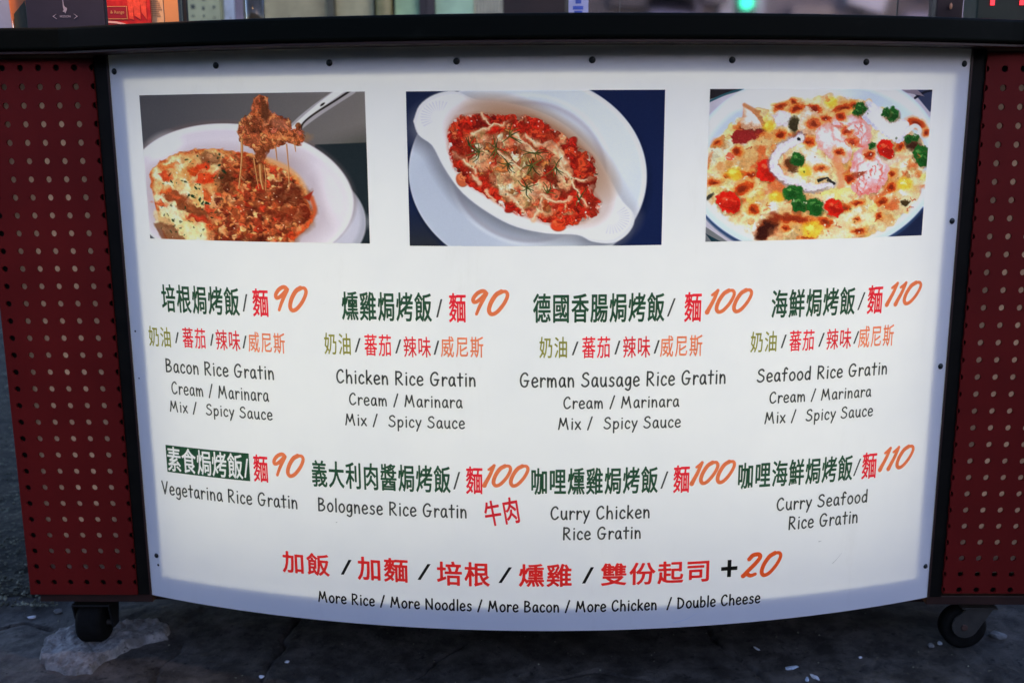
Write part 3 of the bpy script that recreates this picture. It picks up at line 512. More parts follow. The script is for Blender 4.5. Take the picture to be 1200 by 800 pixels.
# printed items: kind, text, ink, corners on the sheet in mm (top left, top right, bottom left, bottom right)
TABLE = [
('han', '培根焗烤飯', 'green', [-568.9, 507.9, -435.7, 509.5, -572.8, 465.1, -438.5, 467.3]),
('slash', '/', 'ink', [-431.6, 499.0, -422.6, 499.3, -433.2, 473.2, -424.2, 473.5]),
('han', '麵', 'red', [-414.5, 507.7, -389.3, 508.5, -417.1, 466.3, -391.7, 467.3]),
('price', '90', 'orange', [-377.7, 512.6, -330.2, 513.9, -379.8, 474.6, -332.0, 476.2]),
('han', '奶油', 'olive', [-598.6, 442.7, -558.4, 443.8, -601.5, 411.5, -561.1, 412.3]),
('slash', '/', 'ink', [-551.3, 436.4, -543.6, 436.9, -552.8, 419.4, -545.0, 419.9]),
('han', '蕃茄', 'red', [-536.9, 443.8, -496.6, 446.0, -539.6, 412.4, -498.9, 414.9]),
('slash', '/', 'ink', [-489.9, 437.3, -482.6, 437.7, -491.3, 419.2, -483.9, 419.6]),
('han', '辣味', 'crimson', [-479.3, 443.7, -438.5, 445.7, -481.5, 412.7, -440.6, 414.9]),
('slash', '/', 'ink', [-435.6, 437.6, -427.9, 437.9, -436.8, 418.3, -429.1, 418.7]),
('han', '威尼斯', 'orange', [-425.4, 443.8, -366.7, 444.4, -427.4, 412.4, -368.4, 414.0]),
('latin', 'Bacon Rice Gratin', 'ink', [-572.1, 393.7, -386.4, 394.4, -573.9, 373.7, -387.5, 375.1]),
('latin', 'Cream / Marinara', 'ink', [-564.3, 357.8, -397.3, 360.7, -566.0, 338.9, -398.3, 342.5]),
('latin', 'Mix /  Spicy Sauce', 'ink', [-570.0, 328.5, -392.8, 329.8, -571.5, 311.5, -393.8, 313.5]),
('han', '燻雞焗烤飯', 'green', [-277.3, 507.9, -146.9, 508.2, -279.0, 466.1, -147.8, 466.3]),
('slash', '/', 'ink', [-141.0, 498.7, -131.8, 498.8, -141.6, 472.8, -132.4, 472.9]),
('han', '麵', 'red', [-122.8, 507.5, -98.8, 507.7, -123.5, 465.8, -99.4, 466.0]),
('price', '90', 'orange', [-89.1, 512.3, -40.8, 512.4, -89.6, 475.5, -41.0, 475.7]),
('han', '奶油', 'olive', [-306.1, 446.6, -266.3, 447.9, -307.5, 414.7, -267.5, 416.1]),
('slash', '/', 'ink', [-260.8, 440.6, -251.3, 440.8, -261.6, 420.0, -252.1, 420.3]),
('han', '蕃茄', 'red', [-246.1, 446.6, -206.6, 447.5, -247.2, 414.8, -207.6, 415.9]),
('slash', '/', 'ink', [-201.3, 440.2, -192.0, 440.4, -201.9, 419.8, -192.5, 420.0]),
('han', '辣味', 'crimson', [-188.8, 444.8, -149.5, 445.5, -189.6, 414.5, -150.1, 415.3]),
('slash', '/', 'ink', [-145.9, 439.4, -137.4, 439.6, -146.4, 419.1, -137.8, 419.2]),
('han', '威尼斯', 'orange', [-135.4, 445.7, -75.0, 446.4, -136.0, 414.9, -75.3, 415.7]),
('latin', 'Chicken Rice Gratin', 'ink', [-290.3, 393.5, -85.9, 393.8, -291.1, 374.0, -86.1, 374.7]),
('latin', 'Cream / Marinara', 'ink', [-272.3, 359.0, -105.8, 359.9, -273.0, 341.9, -106.1, 343.1]),
('latin', 'Mix /  Spicy Sauce', 'ink', [-279.3, 328.4, -102.6, 328.6, -280.0, 311.6, -102.9, 312.0]),
('han', '德國香腸焗烤飯', 'green', [-5.2, 507.7, 178.6, 507.0, -5.3, 466.0, 179.6, 465.3]),
('slash', '/', 'ink', [182.3, 498.4, 194.3, 498.1, 183.0, 472.7, 194.9, 472.4]),
('han', '麵', 'red', [206.8, 506.9, 231.3, 506.4, 208.0, 464.4, 232.7, 463.8]),
('price', '100', 'orange', [239.8, 510.5, 303.4, 508.8, 240.9, 475.9, 305.0, 474.0]),
('han', '奶油', 'olive', [3.5, 446.1, 42.4, 445.9, 3.5, 415.3, 42.5, 415.2]),
('slash', '/', 'ink', [49.0, 439.0, 58.6, 438.9, 49.1, 419.4, 58.7, 419.3]),
('han', '蕃茄', 'red', [63.3, 446.2, 102.9, 445.7, 63.6, 415.0, 103.3, 414.5]),
('slash', '/', 'ink', [109.0, 439.6, 117.4, 439.4, 109.3, 419.9, 117.8, 419.8]),
('han', '辣味', 'crimson', [121.0, 446.1, 159.7, 445.4, 121.5, 414.8, 160.4, 414.1]),
('slash', '/', 'ink', [164.7, 439.2, 173.2, 439.0, 165.1, 420.1, 173.7, 419.9]),
('han', '威尼斯', 'orange', [173.7, 446.3, 234.5, 444.8, 174.4, 415.0, 235.6, 413.3]),
('latin', 'German Sausage Rice Gratin', 'ink', [-24.2, 394.7, 271.4, 393.2, -24.3, 374.6, 272.2, 372.9]),
('latin', 'Cream / Marinara', 'ink', [37.4, 358.8, 203.6, 358.6, 37.4, 342.2, 204.1, 341.9]),
('latin', 'Mix /  Spicy Sauce', 'ink', [30.2, 328.5, 206.9, 328.1, 30.3, 311.7, 207.4, 311.2]),
('han', '海鮮焗烤飯', 'green', [334.1, 506.5, 464.6, 506.2, 336.1, 466.0, 467.5, 464.8]),
('slash', '/', 'ink', [469.4, 497.6, 481.3, 497.1, 471.2, 471.9, 483.2, 471.3]),
('han', '麵', 'red', [484.8, 507.5, 509.8, 506.4, 487.9, 465.4, 513.0, 464.1]),
('price', '110', 'orange', [518.0, 511.0, 574.5, 508.3, 520.8, 476.3, 577.6, 473.1]),
('han', '奶油', 'olive', [305.4, 448.0, 344.8, 446.5, 306.8, 417.5, 346.3, 415.9]),
('slash', '/', 'ink', [351.6, 441.2, 360.1, 440.8, 352.5, 421.8, 361.1, 421.4]),
('han', '蕃茄', 'red', [364.3, 447.5, 402.9, 445.8, 365.9, 416.8, 404.8, 414.9]),
('slash', '/', 'ink', [410.0, 441.1, 419.5, 440.6, 411.2, 420.9, 420.7, 420.4]),
('han', '辣味', 'crimson', [422.4, 447.3, 462.5, 445.3, 424.4, 416.4, 464.7, 414.1]),
('slash', '/', 'ink', [466.4, 440.7, 475.5, 440.2, 467.6, 422.2, 476.8, 421.7]),
('han', '威尼斯', 'orange', [474.2, 449.1, 533.5, 445.7, 476.5, 416.6, 536.2, 412.8]),
('latin', 'Seafood Rice Gratin', 'ink', [317.5, 392.1, 527.5, 391.5, 318.3, 373.8, 529.0, 372.6]),
('latin', 'Cream / Marinara', 'ink', [338.0, 357.0, 502.3, 357.0, 338.8, 341.0, 503.6, 340.6]),
('latin', 'Mix /  Spicy Sauce', 'ink', [332.2, 327.9, 507.5, 327.2, 332.9, 311.2, 508.8, 310.0]),
('block', '', 'green', [-584.4, 257.1, -435.9, 257.9, -584.2, 213.6, -437.2, 214.1]),
('han', '素食焗烤飯', 'white', [-582.2, 254.6, -451.6, 258.9, -585.8, 214.2, -454.4, 216.9]),
('slash', '/', 'white', [-448.1, 246.4, -438.0, 247.3, -449.8, 221.4, -439.6, 222.3]),
('han', '麵', 'red', [-428.8, 256.2, -404.7, 258.1, -431.5, 212.9, -407.2, 215.0]),
('price', '90', 'orange', [-394.7, 260.7, -347.2, 264.0, -396.9, 223.2, -349.0, 226.9]),
('latin', 'Vegetarina Rice Gratin', 'ink', [-596.3, 197.3, -359.4, 197.1, -598.2, 176.6, -360.4, 177.4]),
('han', '義大利肉醬焗烤飯', 'green', [-334.1, 255.7, -124.8, 255.3, -336.1, 213.8, -125.6, 213.8]),
('slash', '/', 'ink', [-121.3, 246.4, -110.7, 246.6, -121.7, 219.7, -111.1, 220.0]),
('han', '麵', 'red', [-102.5, 255.2, -78.3, 255.6, -103.1, 213.0, -78.8, 213.5]),
('price', '100', 'orange', [-75.8, 258.5, -13.1, 259.1, -76.2, 224.0, -13.2, 224.7]),
('latin', 'Bolognese Rice Gratin', 'ink', [-327.4, 197.1, -101.5, 196.3, -328.3, 176.9, -101.8, 176.6]),
('han', '牛肉', 'crimson', [-79.6, 201.1, -29.9, 211.6, -72.5, 163.2, -23.9, 170.4]),
('han', '咖哩燻雞焗烤飯', 'green', [-8.1, 254.6, 175.1, 253.4, -8.1, 213.9, 176.1, 212.3]),
('slash', '/', 'ink', [179.0, 245.5, 190.4, 245.1, 179.7, 219.6, 191.0, 219.1]),
('han', '麵', 'red', [197.7, 254.6, 221.7, 253.6, 198.8, 212.3, 223.0, 211.3]),
('price', '100', 'orange', [225.3, 259.8, 288.3, 256.7, 226.4, 224.2, 289.7, 220.9]),
('latin', 'Curry Chicken', 'ink', [19.5, 195.0, 165.1, 194.9, 19.6, 175.8, 165.5, 175.6]),
('latin', 'Rice Gratin', 'ink', [37.6, 163.5, 152.6, 162.3, 37.7, 145.0, 153.0, 143.8]),
('han', '咖哩海鮮焗烤飯', 'green', [294.9, 254.1, 478.0, 252.4, 296.5, 213.9, 480.8, 210.9]),
('slash', '/', 'ink', [479.9, 245.5, 492.3, 244.4, 481.7, 219.3, 494.2, 218.1]),
('han', '麵', 'red', [493.8, 255.0, 519.0, 252.6, 496.8, 213.1, 522.3, 210.5]),
('price', '110', 'orange', [525.8, 261.2, 583.1, 255.5, 528.7, 224.7, 586.3, 218.5]),
('latin', 'Curry Seafood', 'ink', [357.2, 195.2, 508.6, 193.6, 358.1, 176.5, 510.0, 174.4]),
('latin', 'Rice Gratin', 'ink', [377.8, 164.8, 493.7, 162.8, 378.8, 145.2, 495.2, 142.8]),
('han', '加飯', 'red2', [-389.3, 107.0, -313.0, 109.7, -391.3, 70.7, -314.6, 74.0]),
('han', '加麵', 'red2', [-268.8, 107.7, -191.4, 111.0, -270.3, 69.3, -192.4, 73.0]),
('han', '培根', 'red2', [-147.9, 107.0, -69.3, 109.4, -148.7, 68.4, -69.7, 71.0]),
('han', '燻雞', 'red2', [-26.6, 106.7, 51.0, 106.7, -26.8, 70.4, 51.2, 70.4]),
('han', '雙份起司', 'red2', [93.7, 107.3, 256.0, 105.8, 94.1, 71.0, 257.2, 70.5]),
('slash', '/', 'black', [-295.8, 101.6, -277.7, 102.9, -296.8, 76.8, -278.6, 78.3]),
('slash', '/', 'black', [-177.5, 102.3, -156.9, 103.2, -178.1, 76.5, -157.5, 77.5]),
('slash', '/', 'black', [-56.8, 100.9, -36.7, 101.2, -57.0, 76.0, -36.8, 76.3]),
('slash', '/', 'black', [66.1, 101.1, 83.7, 100.8, 66.3, 75.6, 84.0, 75.3]),
('plus', '+', 'black', [274.5, 104.0, 299.7, 102.2, 275.5, 76.8, 300.8, 74.9]),
('price', '20', 'vermilion', [309.2, 113.4, 366.9, 108.7, 310.8, 74.4, 368.9, 69.3]),
('latin', 'More Rice / More Noodles / More Bacon / More Chicken  / Double Cheese', 'ink', [-333.7, 47.3, 338.4, 47.8, -334.4, 30.5, 339.2, 31.1]),
]
# ---------------------------------------------------------------- the bowed sign surface
W, BOW = .62, .117
R = (W*W+BOW*BOW)/(2*BOW); YC = R-BOW
ARC = R*math.asin(W/R)
def on_sheet(s, z, d=0.0):
    """a point of the bowed sheet: s metres along the arc, z above the panel's lower edge, d in front of it"""
    a = s/R; return ((R+d)*math.sin(a), YC-(R+d)*math.cos(a), z+GZ)
H_TOP = .8395

# ---------------------------------------------------------------- ground
def fbm(X, Y, seed, size, octv=5, g=.5):
    r = np.random.default_rng(seed); out = np.zeros_like(X); amp = 1; tot = 0
    for o in range(octv):
        q = size/2**o; gx, gy = (X+50)/q, (Y+50)/q; ix, iy = np.floor(gx).astype(int), np.floor(gy).astype(int); fx, fy = gx-ix, gy-iy
        T = r.random((256,256)); fx = fx*fx*(3-2*fx); fy = fy*fy*(3-2*fy); t = lambda a, b: T[a%256, b%256]
        out += amp*((t(ix,iy)*(1-fx)+t(ix+1,iy)*fx)*(1-fy)+(t(ix,iy+1)*(1-fx)+t(ix+1,iy+1)*fx)*fy); tot += amp; amp *= g
    return out/tot-.5
CRACKS = [[(-.437,-.12),(-.433,.003),(-.42,.05),(-.434,.075),(-.41,.2)], [(-.25,-.1),(-.187,-.048),(-.17,-.017),(-.163,.005),(-.12,.06)], [(-1.1,.09),(-.932,.102),(-.898,.124),(-.843,.103)],
          [(.289,.16),(.30,.09),(.312,.038),(.35,-.02),(.365,-.069),(.41,-.12)], [(-.6,.06),(-.594,.03),(-.61,-.02),(-.598,-.078),(-.57,-.14)], [(-.012,-.072),(.04,-.05),(.097,-.02),(.14,-.04),(.176,-.045),(.27,-.1)], [(-1.2,.3),(-1.0,.34),(-.9,.30),(-.7,.42)]]
def ground_z(X, Y):
    Z = fbm(X, Y, 3, .22, 5, .55)*.012 + fbm(X, Y, 5, .035, 4, .65)*.0065
    for c in CRACKS:
        for (ax, ay), (bx, by) in zip(c, c[1:]):
            ex, ey = bx-ax, by-ay; t = np.clip(((X-ax)*ex+(Y-ay)*ey)/(ex*ex+ey*ey), 0, 1)
            d = np.hypot(X-ax-t*ex, Y-ay-t*ey)+fbm(X, Y, 9, .03, 2)*.006; Z = Z-.007*np.exp(-(np.maximum(d,0)/.0028)**2)
    return Z-.005
def sheet_grid(name, x0, x1, y0, y1, nx, ny, mat, kind='structure', drop=True):
    xs, ys = np.linspace(x0, x1, nx), np.linspace(y0, y1, ny); X, Y = np.meshgrid(xs, ys); Z = ground_z(X, Y)
    if drop: Z[0,:] = Z[-1,:] = -.02; Z[:,0] = Z[:,-1] = -.02
    V = np.stack([X, Y, Z], -1).reshape(-1, 3); i = np.arange(nx*ny).reshape(ny, nx)
    F = np.stack([i[:-1,:-1], i[:-1,1:], i[1:,1:], i[1:,:-1]], -1).reshape(-1, 4)
    me = bpy.data.meshes.new(name); me.vertices.add(len(V)); me.vertices.foreach_set('co', V.ravel().astype(np.float32))
    me.loops.add(F.size); me.loops.foreach_set('vertex_index', F.ravel().astype(np.int32)); me.polygons.add(len(F))
    me.polygons.foreach_set('loop_start', np.arange(0, F.size, 4, dtype=np.int32)); me.update(calc_edges=True); me.validate()
    o = link(name, me, mat, None, True); return tag(o, kind=kind)
pv = sheet_grid("pavement", -1.35, 1.25, -.40, .95, 620, 330, M_GROUND)
pv['label'] = "dark worn cement pavement the food cart stands on"
def make_asphalt():
    m = Mat("asphalt", (.05,.055,.05), .9, .25); v = m.n.new("ShaderNodeTexVoronoi"); v.inputs['Scale'].default_value = 120; m.l.new(m.tc.outputs['Object'], v.inputs['Vector'])
    sp = m.ramp(v.outputs['Color'], [(.35,(.0075,.0072,.0035)), (.72,(.023,.023,.0125)), (.9,(.14,.145,.092))]); n = m.noise(4, 5)
    m.base(m.mix(sp, (.011,.011,.006), m.ramp(n, [(.4,(.7,.7,.7)), (.65,(.1,.1,.1))]))); m.bump(v.outputs['Distance'], .6, .003); return m.m
M_ASPHALT = make_asphalt()
road = mesh("asphalt_ground", [(-150,-60,-.024),(150,-60,-.024),(150,150,-.024),(-150,150,-.024)], [(0,1,2,3)], M_ASPHALT); tag(road, "coarse dark asphalt around and behind the food cart", kind='structure')
near = sheet_grid("asphalt_verge", -3.4, -.86, .22, 4.6, 200, 330, M_ASPHALT); near.location.z = .006; near['label'] = "rough gravelly asphalt strip seen left of the red pegboard"

# loose aggregate on the asphalt left of the cart: nobody could count it
def pebble_field():
    rnd = random.Random(4); V = []; F = []
    for _ in range(5200):
        t = rnd.random(); y = .18+3.6*t*t; x = -.86-.05*y-rnd.random()*(.45+.55*y); r = .0012+.0028*rnd.random()**2
        z = .003; k = len(V); a = rnd.random()*3
        for q in range(4): V.append((x+r*1.3*math.cos(a+q*1.57)*(.7+.6*rnd.random()), y+r*1.3*math.sin(a+q*1.57)*(.7+.6*rnd.random()), z+r*.2*rnd.random()))
        V.append((x+r*.3*rnd.random(), y, z+r*.9)); V.append((x, y, z-r))
        for q in range(4): F.append((k+q, k+(q+1)%4, k+4)); F.append((k+(q+1)%4, k+q, k+5))
    return V, F
m_peb = Mat("gravel_grain", (.2,.22,.2), .8); _o = m_peb.noise(30, 2); m_peb.base(m_peb.ramp(_o, [(.35,(.03,.032,.02)), (.5,(.07,.075,.05)), (.66,(.24,.25,.17))]))
pv_, pf_ = pebble_field(); tag(mesh("gravel", pv_, pf_, m_peb.m), "pale grit loose on the asphalt left of the cart", "gravel", kind='stuff')

# crumbled cement lump in front of the left caster
def cement_patch():
    P = [(-.814,-.014),(-.833,.051),(-.826,.093),(-.787,.112),(-.739,.122),(-.699,.139),(-.659,.139),(-.636,.104),(-.628,.071),(-.66,.052),(-.68,.023),(-.705,-.013),(-.707,-.048),(-.742,-.056),(-.774,-.046)]
    P = np.array(P); n = 90; xs = np.linspace(-.86,-.60,150); ys = np.linspace(-.09,.17,150); X, Y = np.meshgrid(xs, ys)
    ins = np.zeros(X.shape, bool); D = np.full(X.shape, 9.)
    for i in range(len(P)):
        a, b = P[i], P[(i+1)%len(P)]; c = (a[1]>Y) != (b[1]>Y)
        if a[1] != b[1]: ins ^= c & (X < (b[0]-a[0])*(Y-a[1])/(b[1]-a[1])+a[0])
        e = b-a; t = np.clip(((X-a[0])*e[0]+(Y-a[1])*e[1])/(e@e), 0, 1); D = np.minimum(D, np.hypot(X-a[0]-t*e[0], Y-a[1]-t*e[1]))
    d = np.where(ins, D, -D)+fbm(X, Y, 21, .03, 4, .6)*.022
    h = np.clip(d/.009, 0, 1); h = h*h*(3-2*h)
    Z = -.012+h*(.020+fbm(X, Y, 23, .06, 5, .65)*.020+fbm(X, Y, 25, .012, 3, .6)*.008)
    V = np.stack([X, Y, Z], -1).reshape(-1, 3); i = np.arange(150*150).reshape(150,150)
    keep = (h[:-1,:-1]+h[1:,:-1]+h[:-1,1:]+h[1:,1:]) > 0
    F = np.stack([i[:-1,:-1], i[:-1,1:], i[1:,1:], i[1:,:-1]], -1)[keep]
    used = np.unique(F); mp = -np.ones(len(V), int); mp[used] = np.arange(len(used))
    o = mesh("cement_lump", V[used].tolist(), mp[F].tolist(), M_CEMENT, None, True)
    tag(o, "broken pale grey cement lump on the ground beside the left caster", "cement lump")
cement_patch()

# white scraps and pebbles in front of the right half
def chip(name, x, y, rx, ry, ang, mat, label, cat, seed, h=.004, group=None):
    rnd = random.Random(seed); bm = bmesh.new(); r = bmesh.ops.create_icosphere(bm, subdivisions=2, radius=1.0)
    for v in bm.verts:
        k = 1+.45*(rnd.random()-.5); v.co = Vector((v.co.x*rx*k, v.co.y*ry*k, v.co.z*h*k))
    bmesh.ops.rotate(bm, verts=bm.verts, cent=(0,0,0), matrix=Matrix.Rotation(ang, 3, 'Z'))
    o = from_bm(name, bm, mat); gz = float(ground_z(np.array([[x]]), np.array([[y]]))[0,0]); o.location = (x, y, gz+h*.6); tag(o, label, cat, group)
M_CHIP = simple("pale_chip", (.55,.58,.62), .6, .25, 200); M_GCHIP = simple("grey_chip", (.16,.17,.17), .8, .3, 200); M_BLUECHIP = simple("bluish_paper_scrap", (.42,.50,.58), .7, .3, 200)
chip("white_pebble", .672,.061,.0038,.0038,0,M_CHIP,"small bright white pebble nearest the right caster wheel","pebble",1,.003)
chip("grey_pebble", .653,.050,.0055,.005,.4,M_GCHIP,"dull round grey pebble just left of the white pebble by the right caster","pebble",2,.004)
chip("stone_chip", .779,.086,.013,.008,-.5,M_GCHIP,"flat grey stone chip lying right of the right caster","stone",3,.006)
chip("paper_scrap", .408,-.014,.012,.005,.3,M_BLUECHIP,"largest crumpled pale blue paper scrap on the pavement","paper scrap",4,.002)
chip("paper_scrap", .438,-.042,.004,.010,.5,M_CHIP,"torn white paper scrap with a narrow upright shape, nearest the camera","paper scrap",5,.002)
chip("paper_scrap", .424,-.047,.003,.007,-.3,M_BLUECHIP,"thin pale blue sliver of paper between two larger scraps","paper scrap",6,.0015)
chip("white_pebble", .527,.017,.003,.003,0,M_CHIP,"small white grit speck right of the paper scraps","pebble",7,.002)
chip("splinter", .365,.045,.002,.008,.5,M_CHIP,"thin white splinter under the sign's lower edge","splinter",8,.0015)
chip("white_pebble", -.406,-.005,.004,.003,0,M_CHIP,"small white speck on the pavement left of centre, under the bowed sign","pebble",9,.002)
chip("white_pebble", -.438,-.045,.005,.004,0,M_CHIP,"white pebble nearest the camera beside the left crack","pebble",10,.002)
chip("stone_chip", -.90,.15,.008,.004,.2,M_CHIP,"pale flat chip at the asphalt's edge left of the cart","stone",11,.002)
chip("grey_pebble", -.862,.17,.007,.006,.2,M_GCHIP,"grey pebble on the pavement below the left pegboard's outer corner","pebble",12,.005)
rq = random.Random(77); gv = []; gf = []
for _ in range(900):
    x, y = -1.0+2.0*rq.random(), -.13+.32*rq.random(); r = .0005+.0016*rq.random()**3; z = float(ground_z(np.array([[x]]), np.array([[y]]))[0,0]); k = len(gv)
    gv += [(x-r,y-r,z-.001),(x+r,y-r*.7,z-.001),(x+r*.6,y+r,z-.001),(x-r*.8,y+r*.8,z-.001),(x,y,z+r)]; gf += [(k,k+1,k+4),(k+1,k+2,k+4),(k+2,k+3,k+4),(k+3,k,k+4)]
tag(mesh("grit", gv, gf, m_peb.m), "fine grit scattered over the dark pavement", "grit", kind='stuff')

# ---------------------------------------------------------------- the food cart
cart = empty("food_cart", (0,.2,0), "dark food cart with a bowed backlit white menu sign between two red pegboards", "food cart")
D_BODY = .46                                    # rear of the cart body

# menu sheet: a 3 mm opal slab bent over the frame
def slab():
    n = 140; V = []; F = []; mi = []
    ss = np.linspace(-ARC, ARC, n+1); zs = np.linspace(0, H_TOP, 9)
    for d in (0, -.003):
        for z in zs:
            for s in ss: V.append(on_sheet(s, z, d))
    nz = len(zs); w = n+1; off = nz*w
    for j in range(nz-1):
        for i in range(n):
            a = j*w+i; F.append((a, a+1, a+w+1, a+w)); mi.append(0)
            F.append((off+a, off+a+w, off+a+w+1, off+a+1)); mi.append(1)
    def rim(q):                                  # rims get their own vertices, so the faces stay evenly lit up to the edge
        k = len(V); V.extend(V[i] for i in q); F.append((k, k+1, k+2, k+3)); mi.append(0)
    for i in range(n):
        rim((i, off+i, off+i+1, i+1)); a = (nz-1)*w+i; rim((a, a+1, off+a+1, off+a))
    for j in range(nz-1):
        a = j*w; rim((a, a+w, off+a+w, off+a)); a = j*w+n; rim((a, off+a, off+a+w, a+w))
    o = mesh("menu_sheet", V, F, [M_SHEET, M_CLEAR], cart, True); o.data.polygons.foreach_set('material_index', mi)
    return o
sheet = slab(); sheet['label'] = "bowed white backlit menu sheet"

# the frame behind the sheet: it keeps the lamps' light off the sheet's borders
def frame_bar(bm, s0, s1, z0, z1, gap, thick, n):
    ss = np.linspace(s0, s1, n+1); vs_ = []
    for s in ss:
        vs_.append([bm.verts.new(on_sheet(s, z, -d)) for z, d in ((z0,gap),(z1,gap),(z1,gap+thick),(z0,gap+thick))])
    for a, b in zip(vs_, vs_[1:]):
        for k in range(4): bm.faces.new((a[k], b[k], b[(k+1)%4], a[(k+1)%4]))
    bm.faces.new(vs_[0][::-1]); bm.faces.new(vs_[-1])
bm = bmesh.new(); frame_bar(bm, -ARC+.002, ARC-.002, .004, .038, .0038, .010, 60); frame_bar(bm, -ARC+.002, ARC-.002, .803, .836, .0038, .010, 60)
frame_bar(bm, -ARC+.002, -ARC+.026, .039, .802, .0045, .010, 3); frame_bar(bm, ARC-.026, ARC-.002, .039, .802, .0065, .010, 3)
bmesh.ops.recalc_face_normals(bm, faces=bm.faces); from_bm("sign_frame", bm, M_FRAME, cart)
# cart floor, following the bow, and the lamp compartment
def bow_plate(name, z0, z1, front_d, y_back, mat, xmax=None, flat=None, bev=0):
    xs = np.linspace(-(xmax or W), (xmax or W), 121); Rf = R+front_d; pts = []
    for x in xs:
        y = YC-math.sqrt(Rf*Rf-x*x)
        if flat is not None: y = min(y, flat)
        pts.append((x, y))
    loop = pts+[(xs[-1], y_back), (xs[0], y_back)]; n = len(loop)
    V = [(x, y, z0+GZ) for x, y in loop]+[(x, y, z1+GZ) for x, y in loop]
    F = [tuple(range(n))[::-1], tuple(range(n, 2*n))]+[(i, (i+1)%n, n+(i+1)%n, n+i) for i in range(n)]
    o = mesh(name, V, F, mat, cart)
    if bev:
        md = o.modifiers.new("bevel", 'BEVEL'); md.width = bev; md.segments = 3; md.limit_method = 'ANGLE'; md.angle_limit = rad(50)
    return o
bow_plate("floor_plate", -.0110, .0015, -.028, D_BODY-.02, M_POST, W-.024)
box("light_baffle", -.80, .80, .20, .21, .012, GZ-.0335, M_POST, cart)  # added panel that keeps light from behind off the ground under the cart
box("lamp_housing", -.60, .60, .096, .110, GZ+.002, GZ+.836, M_INNER, cart)
for sx in (-1, 1):
    box("cheek_board", sx*.6195-.004, sx*.6195+.004, .016, .094, GZ+.001, GZ+.836, M_INNER, cart)
def area(name, loc, sx, sy, watts, color, rot):
    d = bpy.data.lights.new(name, 'AREA'); d.shape = 'RECTANGLE'; d.size = sx; d.size_y = sy; d.energy = watts; d.color = color
    o = bpy.data.objects.new(name, d); col.objects.link(o); o.location = loc; o.rotation_euler = rot; o.parent = cart; o.matrix_parent_inverse = Matrix.Translation(-world_loc(cart)); return o
area("sign_lamp", (0, .092, GZ+.43), 1.16, .74, SIGN_W, (1.0,.945,.67), (rad(-90),0,0))

# posts beside the sign, body, rails
for sx in (-1, 1):
    a, b = sorted((sx*.6235, sx*.6445)); box("corner_post", a, b, .004, .05, GZ-.002, GZ+.8385, M_POST, cart, .0015)
    a, b = sorted((sx*.6205, sx*.6230)); box("edge_strip", a, b, -.002, .02, GZ+.0, GZ+.8385, M_BROWN, cart)
    a, b = sorted((sx*.6235, sx*.808)); box("base_rail", a, b, .010, .035, GZ-.0175, GZ-.0025, M_BROWN, cart, .001)
    a, b = sorted((sx*.6235, sx*.815)); box("side_compartment", a, b, .055, D_BODY-.003, GZ-.001, GZ+.836, M_POST, cart)
box("back_wall", -.60, .60, D_BODY-.02, D_BODY, GZ-.001, GZ+.836, M_BOARD, cart)
for y in (.05, .40): box("axle_rail", -.80, .80, y, y+.03, GZ-.032, GZ-.0185, M_BROWN, cart)

